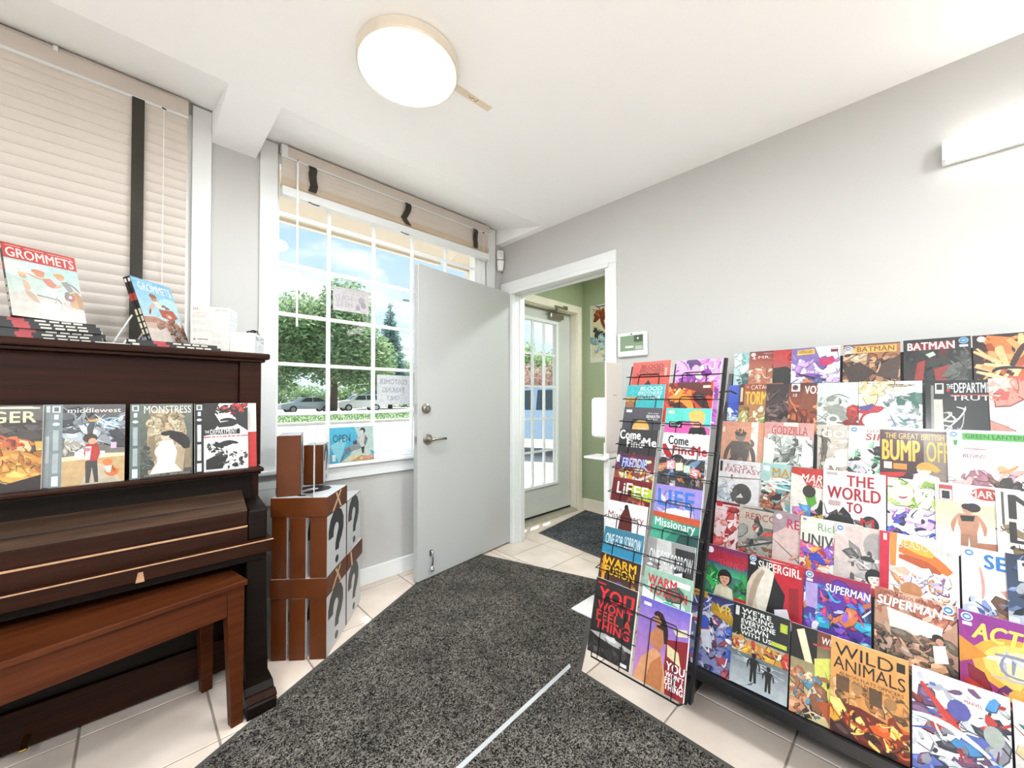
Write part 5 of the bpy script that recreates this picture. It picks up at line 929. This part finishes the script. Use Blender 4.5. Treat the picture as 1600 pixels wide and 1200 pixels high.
   (.096, 'brown street scene comic with a white billboard', 'B c89a80 8a6450;b 116 10 0 0 100 40 20 b06a54 d8a890 a85a44;p e8e0d4 16 30 84 40 80 72 20 60;r 34 40 78 62 efe9de;b 117 28 0 64 100 150 13 5a4034 8a6a54 3a2c26 b89a84 d8a078 6a5a4a;p efe6dc 72 72 86 66 90 92 74 98;e 78 58 7 6 2c211c;e 80 63 4.5 5.5 c8967a;'+DCR+'t 26 4 40 6 6a3428 .0 .1 ABSOLUTE;t 4 12 78 15 f6f2ec .05 .1 SUPERMAN'),
   (-.072, 'gold and magenta comic with a bright burst', 'B 8a2a8a a8306a;e 62 66 50 40 f0a83c;e 64 66 40 32 f6cc6a;e 66 64 28 22 fbe8a8;k 29 10 20 40 100 90 5 b8b8c8 f4f0ec 8a8aa0;p d88a2c 0 40 30 60 0 80;b 118 14 10 100 100 150 14 c83a2c e8a04a 8a1a2a f0d8a8 6a2a6a;e 62 108 14 13 e8b050;'+DC+'t 14 14 90 24 f4d860 .05 .2 ACTION'),
   (-.246, 'red comic on the sixth row past the frame edge', 'B b02a2a 7a1a1a;b 119 10 10 20 90 140 15 d85a4a 4a1212 f0c0a8') ],
 [ (.615, 'silver blue comic with streaking rays', 'B 2a2a5a 8a90c0;k 30 26 0 0 100 70 4 b8c0ec 4a4a9a e8ecfa 3a3a7a;r 0 0 40 12 c8962c;k 31 4 2 4 38 8 1.5 3a2a14;b 120 22 10 40 90 155 14 c8cce0 8a90b8 3a5ab8 e8eaf4 5a3a5a b04a5a 2a2a4a;e 36 62 12 14 3a5ac0;p d8dae8 30 80 50 74 56 110 36 112;p b0902c 50 14 98 36 92 52 48 36;t 62 16 30 16 f0c83c .05 -.1 VR;t 56 32 40 8 e89a34 .03 -.35 TROOPERS'),
   (.458, 'black and grey comic with two walking silhouettes', 'B 2c2c2c 9aa4a8;r 0 0 100 62 1f2422;G 62 66 8a8e88 b8bcb8;r 0 66 100 92 c8903c;b 121 12 0 68 100 90 10 c83a2c f0b83c 7a4a34 e8dcc8 d89a58;G 92 155 6a7478 c8d0d4;k 32 10 0 96 100 120 2.5 d8e0e4 4a5458;f 42 140 54 1a1a1c 1a1a1c 141416 1a1a1c;f 68 146 46 1c1c1e 1c1c1e 161618 1c1c1e;p 55606a 30 150 44 138 40 146;r 4 6 11 24 e4e4e0;r 84 12 96 28 b8c83c;r 70 50 96 58 c8d04a;t 16 6 52 9 f2f2ee .06 0 WE\'RE;t 16 17 56 9 f2f2ee .06 0 TAKING;t 16 28 60 9 f2f2ee .06 0 EVERYONE;t 16 39 48 9 f2f2ee .06 0 DOWN;t 16 50 54 8 f2f2ee .06 0 WITH US'),
   (.287, 'olive and tan comic with sketched characters', 'B 4a3a2c d8c890;r 0 0 40 60 1d1a17;p e8dcb8 8 10 20 4 34 60 22 60;r 42 0 100 24 7a3a2c;k 33 6 30 22 100 28 4 c05a44 8a3a2c;p d8d868 36 50 70 36 100 44 100 120 40 116;p c8cc58 60 40 96 46 92 60 58 54;b 122 8 50 60 96 110 10 3a3424 b8bc48 6a6a34;b 123 14 0 80 50 150 13 d89a70 5a8aa0 8a5a3c e8c8a0 3a3028 a86a48;p b0502c 40 120 100 100 100 140 60 150;r 60 130 100 155 ead8a0;t 46 8 50 12 f4ece0 .02 .1 WHO ARE;k 44 8 58 66 92 82 3 2a2a1c'),
   (.187, 'orange comic with tall black serif title and flames', 'B e8a860 c8823c;b 124 10 0 62 100 104 11 a8703c d89a5c 6a4a2c e8c090;r 8 60 26 84 6a4c30;r 52 62 68 88 5f452c;e 36 72 8 9 b08050;e 78 76 8 9 a87848;p 6a2414 0 104 40 100 100 112 100 155 0 155;b 125 14 0 110 100 150 13 d85a1c f0a030 8a2c12 f8d878 3a140c;r 86 8 96 22 2a1c12;t 6 8 76 20 221812 .0 0 WILD;t 4 30 92 20 221812 .0 0 ANIMALS;t 12 54 82 5 4a3018 .0 0 ALBION FLATS OFFICERS;t 18 61 70 5 4a3018 .0 0 FOUND NOT GUILTY'),
   (.018, 'white comic with a crowd of colourful shapes', 'B eef0f4 e4e4ea;b 126 26 0 10 100 150 15 b03a34 5a6ab0 8a8a94 e8e8f0 6a4a6a c8ccd4 3a3a44 4a8ac0;s 8 c8403a 10 20 30 50 60 80;s 9 d8dce8 0 70 40 60 80 90;e 50 42 12 14 5a5aa0;e 84 60 10 14 a8b0a8;r 54 22 76 30 f4f0f0;t 56 23.5 18 5 9a3a3a .02 0 MARVEL'),
   (-.152, 'pale comic at the lower right frame edge', 'B e8e4e0 c8c0b8;b 127 14 10 30 96 150 14 5a8a8a d8b890 8a4a3c f0ece4;k 41 6 8 10 60 30 5 3a4a44'),
   (-.320, 'blue comic on the bottom row past the frame edge', 'B 4a7ab0 2a4a80;b 128 10 10 20 90 140 15 8ab0d8 1f3a6a d8e4f0') ],
]
rown = ['top', 'second', 'third', 'fourth', 'fifth', 'sixth', 'bottom']
for k, row in enumerate(ROWS):
    f = TX[k]/[2.12, 2.0, 1.92, 1.83, 1.72, 1.61, 1.52][k]
    for i, (y, lab, sp) in enumerate(row):
        y *= f; w = .168
        if k in (5, 6) and i < len(row)-1: w = .168
        off = .021-.0042*i
        if y-w < SY1+.02: y = SY1+.02+w
        y = min(y, SY0-.004)
        lb = lab if 'row' in lab or 'frame edge' in lab else lab+', %s shelf row' % rown[k]
        z = bot[k][1]+[.001, .005, .002, .004, .0015, .003, .001, .004, .002][i]
        book('comic_book', lb, 'comic', sp, (bot[k][0]+off, y, z), R(-90)+R(.4*((i*7+k*3) % 3-1)), TL, w=w, t=.0024, group='comics on the stepped shelf', roll=R(.35*((i*5+k) % 3-1)))
# ------------------------------------------------------------ outside
GZ = -.15
ASPH = mat('pale_asphalt', 'b9b4ae', .9, var=.06, vs=.6, bump=.2, bs=20); GRASS = mat('grass_blades', '7d9468', .9, col2='8ea67a', vs=3); CURB = mat('concrete_curb', 'c9c4bb', .9, var=.08, vs=3)
STUCCO = mat('soffit_beige', 'e6d8c6', .8, var=.04, vs=3); FASC = mat('fascia_cream', 'e6dac8', .6, var=.03)
struct(MB().box(-60, 130, 2.60, 140, GZ-.1, GZ).build('ground_outside', ASPH), 'pale sunlit parking lot and street', 'ground')
struct(MB().box(-60, XL-.1, -60, 2.60, GZ-.1, GZ).build('ground_side', ASPH), 'added unseen pale paving bouncing sunlight into the left glazing', 'ground')  # laid outside the added opening as a sunlit bounce surface
struct(MB().box(-60, 130, 20.6, 21.2, GZ, GZ+.14).build('trim_curb', CURB, bev=.02), 'concrete curb along the lawn', 'curb')
struct(MB().box(-60, 130, 21.2, 33.5, GZ, GZ+.10).build('lawn_ground', mat('lawn_soil', '6b8058', .95, col2='7d9468', vs=1.5)), 'green lawn strip across the parking lot', 'lawn')
rg = random.Random(2); v = []; f = []
for i in range(9000):
    x, y = rg.uniform(-2, 34), rg.uniform(21.3, 33.4); a = rg.random()*PI; h = rg.uniform(.05, .12); q = .03; b = len(v)
    v += [(x-q*math.cos(a), y-q*math.sin(a), GZ+.10), (x+q*math.cos(a), y+q*math.sin(a), GZ+.10), (x+.03*rg.uniform(-1, 1), y, GZ+.10+h)]; f.append((b, b+1, b+2))
me = bpy.data.meshes.new('grass'); me.from_pydata(v, [], f); me.materials.append(GRASS); go = bpy.data.objects.new('grass', me); COL.objects.link(go); go['kind'] = 'stuff'; go['label'] = 'short green grass of the lawn strip'; go['category'] = 'grass'
so = MB(); so.hexa([(-2.6, 2.60, 2.64), (2.08, 2.60, 2.64), (2.08, 3.16, 2.475), (-2.6, 3.16, 2.475), (-2.6, 2.60, 2.80), (2.08, 2.60, 2.80), (2.08, 3.16, 2.56), (-2.6, 3.16, 2.56)])
struct(so.build('trim_soffit', STUCCO), 'beige eave soffit outside the window', 'eave')
struct(MB().box(-2.65, 2.10, 3.16, 3.20, 2.455, 2.60).build('trim_fascia', FASC))
so = MB(); so.hexa([(2.20, 2.66, 2.66), (6, 2.66, 2.66), (6, 3.20, 2.50), (2.20, 3.20, 2.50), (2.20, 2.66, 2.9), (6, 2.66, 2.9), (6, 3.20, 2.62), (2.20, 3.20, 2.62)])
struct(so.build('trim_porch', STUCCO)); struct(MB().box(2.18, 6, 3.20, 3.24, 2.48, 2.66).build('trim_gutter', FASC))
dp = empty('downspout', (2.52, 3.27, 2.60)); tag(dp, 'cream gutter outlet bending under the porch eave', 'downspout')
MB().tube([(0, 0, 0), (0, -.02, -.14), (.02, -.20, -.30), (.02, -.36, -.42)], .045, 4).build('pipe', FASC, dp); MB().box(-.06, .06, -.06, .06, -.02, .03).build('outlet', FASC, dp)

def leaves(rg, blobs, n, size):
    v = []; f = []; mi = []
    for i in range(n):
        c, r = rg.choices(blobs, [b[1][0]*b[1][1]*b[1][2] for b in blobs])[0]
        d = Vector((rg.gauss(0, 1), rg.gauss(0, 1), rg.gauss(0, 1))).normalized()*(rg.uniform(.45, 1.0))
        p = Vector((c[0]+d.x*r[0], c[1]+d.y*r[1], c[2]+d.z*r[2]))
        a = Vector((rg.gauss(0, 1), rg.gauss(0, 1), rg.gauss(0, .6))).normalized(); w = a.orthogonal().normalized(); s = size*rg.uniform(.6, 1.3); b = len(v)
        v += [tuple(p-a*s), tuple(p+w*s*.5), tuple(p+a*s), tuple(p-w*s*.5)]; f.append((b, b+1, b+2, b+3)); mi.append(rg.randint(0, 2))
    return v, f, mi
def leafm(n, cs):
    out = []
    for i, c in enumerate(cs):
        m = mat(n+str(i), c, .7, var=.15, vs=.8); t = m.node_tree; b = t.nodes['Principled BSDF']; o = t.nodes['Material Output']
        tr = t.nodes.new('ShaderNodeBsdfTranslucent'); t.links.new(b.inputs['Base Color'].links[0].from_socket, tr.inputs[0])
        ms = t.nodes.new('ShaderNodeMixShader'); ms.inputs[0].default_value = .45; t.links.new(b.outputs[0], ms.inputs[1]); t.links.new(tr.outputs[0], ms.inputs[2]); t.links.new(ms.outputs[0], o.inputs[0]); out.append(m)
    return out
BARK = mat('bark', '6a5a4c', .95, var=.2, vs=4)
def tree(name, label, loc, blobs, n, size, cols, trunk, seed):
    r = empty(name, loc); tag(r, label, 'tree')
    rg = random.Random(seed); v, f, mi = leaves(rg, blobs, n, size)
    me = bpy.data.meshes.new('foliage'); me.from_pydata(v, [], f)
    for q in cols: me.materials.append(q)
    me.polygons.foreach_set('material_index', mi); o = bpy.data.objects.new('foliage', me); COL.objects.link(o); o.parent = r; o['kind'] = 'stuff'
    for t in trunk: MB().tube(t[0], t[1], 7).build('trunk' if t is trunk[0] else 'branch', BARK, r, smooth=True)
    return r
LG = leafm('leaf_green', ['93b07a', 'b2c998', '789a6a']); LB = leafm('leaf_spruce', ['86a8a2', '9fbcb6', '6f928c']); LR = leafm('leaf_red', ['c9a59c', 'd9b8b0', 'ae8a84']); LD = leafm('leaf_light', ['a5c088', 'b9cf9c', '86a86c'])
tree('leafy_tree', 'big leafy green tree beyond the lawn', (13.4, 38, GZ), [((0, 0, 6.6), (4.4, 4, 4.2)), ((1.2, 0, 10), (2.6, 2.5, 3.0)), ((-3.2, -.5, 7.0), (3.4, 3, 3.6)), ((2.8, -.5, 5.0), (3.2, 3, 3.2)), ((-5.2, 0, 5.0), (3.2, 3, 3.4))], 26000, .24, LG, [([(0, 0, 0), (.1, 0, 2), (0, .1, 5), (.2, 0, 8)], [.38, .32, .22, .1]), ([(0, 0, 3), (1.5, -.5, 5), (3, -.6, 6.4)], [.16, .11, .05]), ([(0, 0, 3.4), (-1.8, -.3, 5.4), (-3.4, -.5, 7)], [.16, .11, .05])], 5)
tree('leafy_tree', 'rounded darker green tree at the left of the lawn', (3.0, 63, GZ), [((0, 0, 6.5), (6, 4, 5.6)), ((3, 0, 5), (4, 3, 4))], 15000, .26, LG, [([(0, 0, 0), (0, 0, 3), (.2, 0, 6)], [.35, .28, .12])], 8)
bl = [((0, 0, 1.7+1.03*k), (3.3*(1-k/12.5), 3.3*(1-k/12.5), .62)) for k in range(12)]
tree('spruce_tree', 'tall blue green spruce near the open door edge', (23.6, 46.9, GZ), bl, 15000, .22, LB, [([(0, 0, 0), (0, 0, 6), (0, 0, 13.4)], [.3, .2, .04])], 9)
tree('leafy_tree', 'low green tree beside the spruce', (32.4, 59, GZ), [((0, 0, 4.0), (4, 3, 3.6)), ((5, 0, 3.6), (4, 3, 3.2))], 12000, .26, LG, [([(0, 0, 0), (0, 0, 3)], [.3, .2])], 10)
hb = [((x*1.7, .3*math.sin(x), 1.5), (1.5, 1.0, 1.9)) for x in range(7)]
tree('red_hedge', 'pinkish red hedge seen through the entry door', (14.0, 14.4, GZ), hb, 16000, .10, LR, [([(0, 0, 0), (0, 0, 2)], [.1, .05])], 11)
hb = [((x*2.2, 0, 3.6+.5*math.sin(x*2)), (2.0, 1.4, 1.8)) for x in range(7)]
tree('leafy_tree', 'pale green trees above the red hedge', (18.0, 20.2, GZ), hb, 14000, .16, LD, [([(3, 0, 0), (3, 0, 4)], [.2, .1])], 12)

CG = mat('car_glass', '3c4a52', .08, spec=.6, var=.05); TIRE = mat('tyre', '222222', .8, var=.1); HUB = mat('wheel_hub', 'b8babc', .3, metal=.8, var=.05)
def car(name, label, loc, yaw, paint, L, Wd, prof, win, wheels, wr):
    """prof: side outline of the body (x along the car, z); win: list of side window polygons"""
    r = empty(name, loc, (0, 0, yaw)); tag(r, label, 'car', 'parked cars')
    mb = MB(); n = len(prof); k = []
    zmax = max(p[1] for p in prof); zb = zmax*.58
    def hw(z): return Wd/2-(max(0, z-zb)/(zmax-zb))*Wd*.12
    left = [(x, -hw(z), z) for x, z in prof]; right = [(x, hw(z), z) for x, z in prof]
    mb.face(left); mb.face(right[::-1])
    for i in range(n):
        q = (i+1) % n; mb.face([left[i], left[q], right[q], right[i]])
    bmo = mb.build('body', paint, r)
    for poly in win:
        for s in (-1, 1): MB().face([(x, s*(hw(z)+.006), z) for x, z in poly]).build('side_window', CG, r)
    for a, b in ((3, 4), (5, 6)):
        if b < n:
            p, q = prof[a], prof[b]; e = .08
            P0 = Vector((p[0], 0, p[1])); Q0 = Vector((q[0], 0, q[1])); dd = Q0-P0; nn = Vector((-dd.z, 0, dd.x)).normalized()*-.008
            if nn.z < 0: nn = -nn
            A = P0+dd*e+nn; B = P0+dd*(1-e)+nn
            MB().face([(A.x, -hw(A.z)+.06, A.z), (B.x, -hw(B.z)+.06, B.z), (B.x, hw(B.z)-.06, B.z), (A.x, hw(A.z)-.06, A.z)]).build('windscreen', CG, r)
    for x in wheels:
        for s in (-1, 1):
            w = MB().lathe([(wr*.62, -.1), (wr*.95, -.11), (wr, -.08), (wr, .08), (wr*.95, .11), (wr*.62, .1)], 20, (x, s*(Wd/2-.08), wr), 'y').build('wheel', TIRE, r)
            MB().lathe([(wr*.6, -.125), (wr*.6, .125)], 14, (x, s*(Wd/2-.08), wr), 'y').build('hub', HUB, w)
    for s in (-1, 1):
        MB().box(.02, .10, s*Wd*.36-.16, s*Wd*.36+.16, zmax*.44, zmax*.52).build('headlight', mat('car_lamp', 'e6e6e2', .2), r); MB().box(L-.10, L-.02, s*Wd*.38-.14, s*Wd*.38+.14, zmax*.46, zmax*.58).build('tail_light', mat('car_tail', 'a02a24', .2), r)
    return r
sed = [(0, .32), (0, .66), (.15, .78), (1.25, .95), (1.95, 1.40), (3.25, 1.42), (4.15, 1.02), (4.65, .98), (4.72, .60), (4.70, .32)]
car('parked_sedan', 'silver sedan parked beyond the lawn at the left', (9.3, 39.8, GZ), R(2), mat('paint_silver', 'c9ced2', .3, metal=.3, var=.03), 4.72, 1.8, sed, [[(1.55, .98), (2.05, 1.34), (2.6, 1.36), (2.6, .98)], [(2.68, .98), (2.68, 1.36), (3.2, 1.36), (3.8, 1.02)]], (.95, 3.8), .32)
suv = [(0, .38), (0, .85), (.15, 1.0), (1.15, 1.12), (1.75, 1.66), (4.1, 1.72), (4.62, 1.08), (4.70, 1.0), (4.72, .55), (4.70, .38)]
car('parked_suv', 'white sport utility car parked beyond the lawn', (14.6, 40.6, GZ), R(-4), mat('paint_white', 'eceef0', .3, var=.02), 4.72, 1.85, suv, [[(1.55, 1.14), (1.95, 1.58), (2.7, 1.62), (2.7, 1.14)], [(2.78, 1.14), (2.78, 1.62), (3.6, 1.63), (3.6, 1.14)], [(3.68, 1.14), (3.68, 1.63), (4.05, 1.62), (4.4, 1.14)]], (.95, 3.75), .36)
blue = [(0, .40), (0, .78), (.15, .92), (1.15, 1.04), (1.75, 1.55), (3.9, 1.60), (4.45, 1.06), (4.60, 1.0), (4.66, .55), (4.62, .40)]
car('parked_car', 'light blue car parked just outside the entry door', (6.05, 8.9, GZ), R(-62), mat('paint_blue', 'a9c3dc', .3, metal=.1, var=.03), 4.66, 1.8, blue, [[(1.5, 1.06), (1.92, 1.48), (2.7, 1.52), (2.7, 1.06)], [(2.78, 1.06), (2.78, 1.52), (3.7, 1.53), (4.1, 1.06)]], (.95, 3.75), .35)
lp = empty('street_lamp', (19.6, 34.2, GZ)); tag(lp, 'curved arm street lamp above the spruce', 'street lamp')
MB().tube([(1.2, 0, 0), (1.2, 0, 9.0), (.9, 0, 10.4), (.2, 0, 10.85), (-.6, 0, 10.8)], [.1, .08, .06, .05, .05], 8).build('pole', STEEL, lp); MB().box(-1.1, -.5, -.12, .12, 10.70, 10.85).build('lamp_head', STEEL, lp, bev=.03)
ut = empty('utility_line', (-3, 70, GZ)); tag(ut, 'utility poles carrying thin wires across the sky', 'utility pole')
for x in (-6, 46): MB().tube([(x, 0, 0), (x, 0, 11.6)], [.16, .11], 8).build('pole', BARK, ut)
for z in (8.6, 10.8): MB().tube([(-6, 0, z+.4), (10, 0, z-.3), (20, 0, z-.45), (30, 0, z-.3), (46, 0, z+.4)], .03, 5).build('wire', BLACKR, ut)
hb = [((x*2.6, .4*math.sin(x*3), 1.5), (1.9, 1.0, 1.7+.3*math.sin(x*2))) for x in range(14)]
tree('shrub_row', 'dark green shrub row behind the parked cars', (3.0, 52.5, GZ), hb, 14000, .2, LG, [([(0, 0, 0), (0, 0, 1.5)], [.1, .05])], 14)

make_texts()
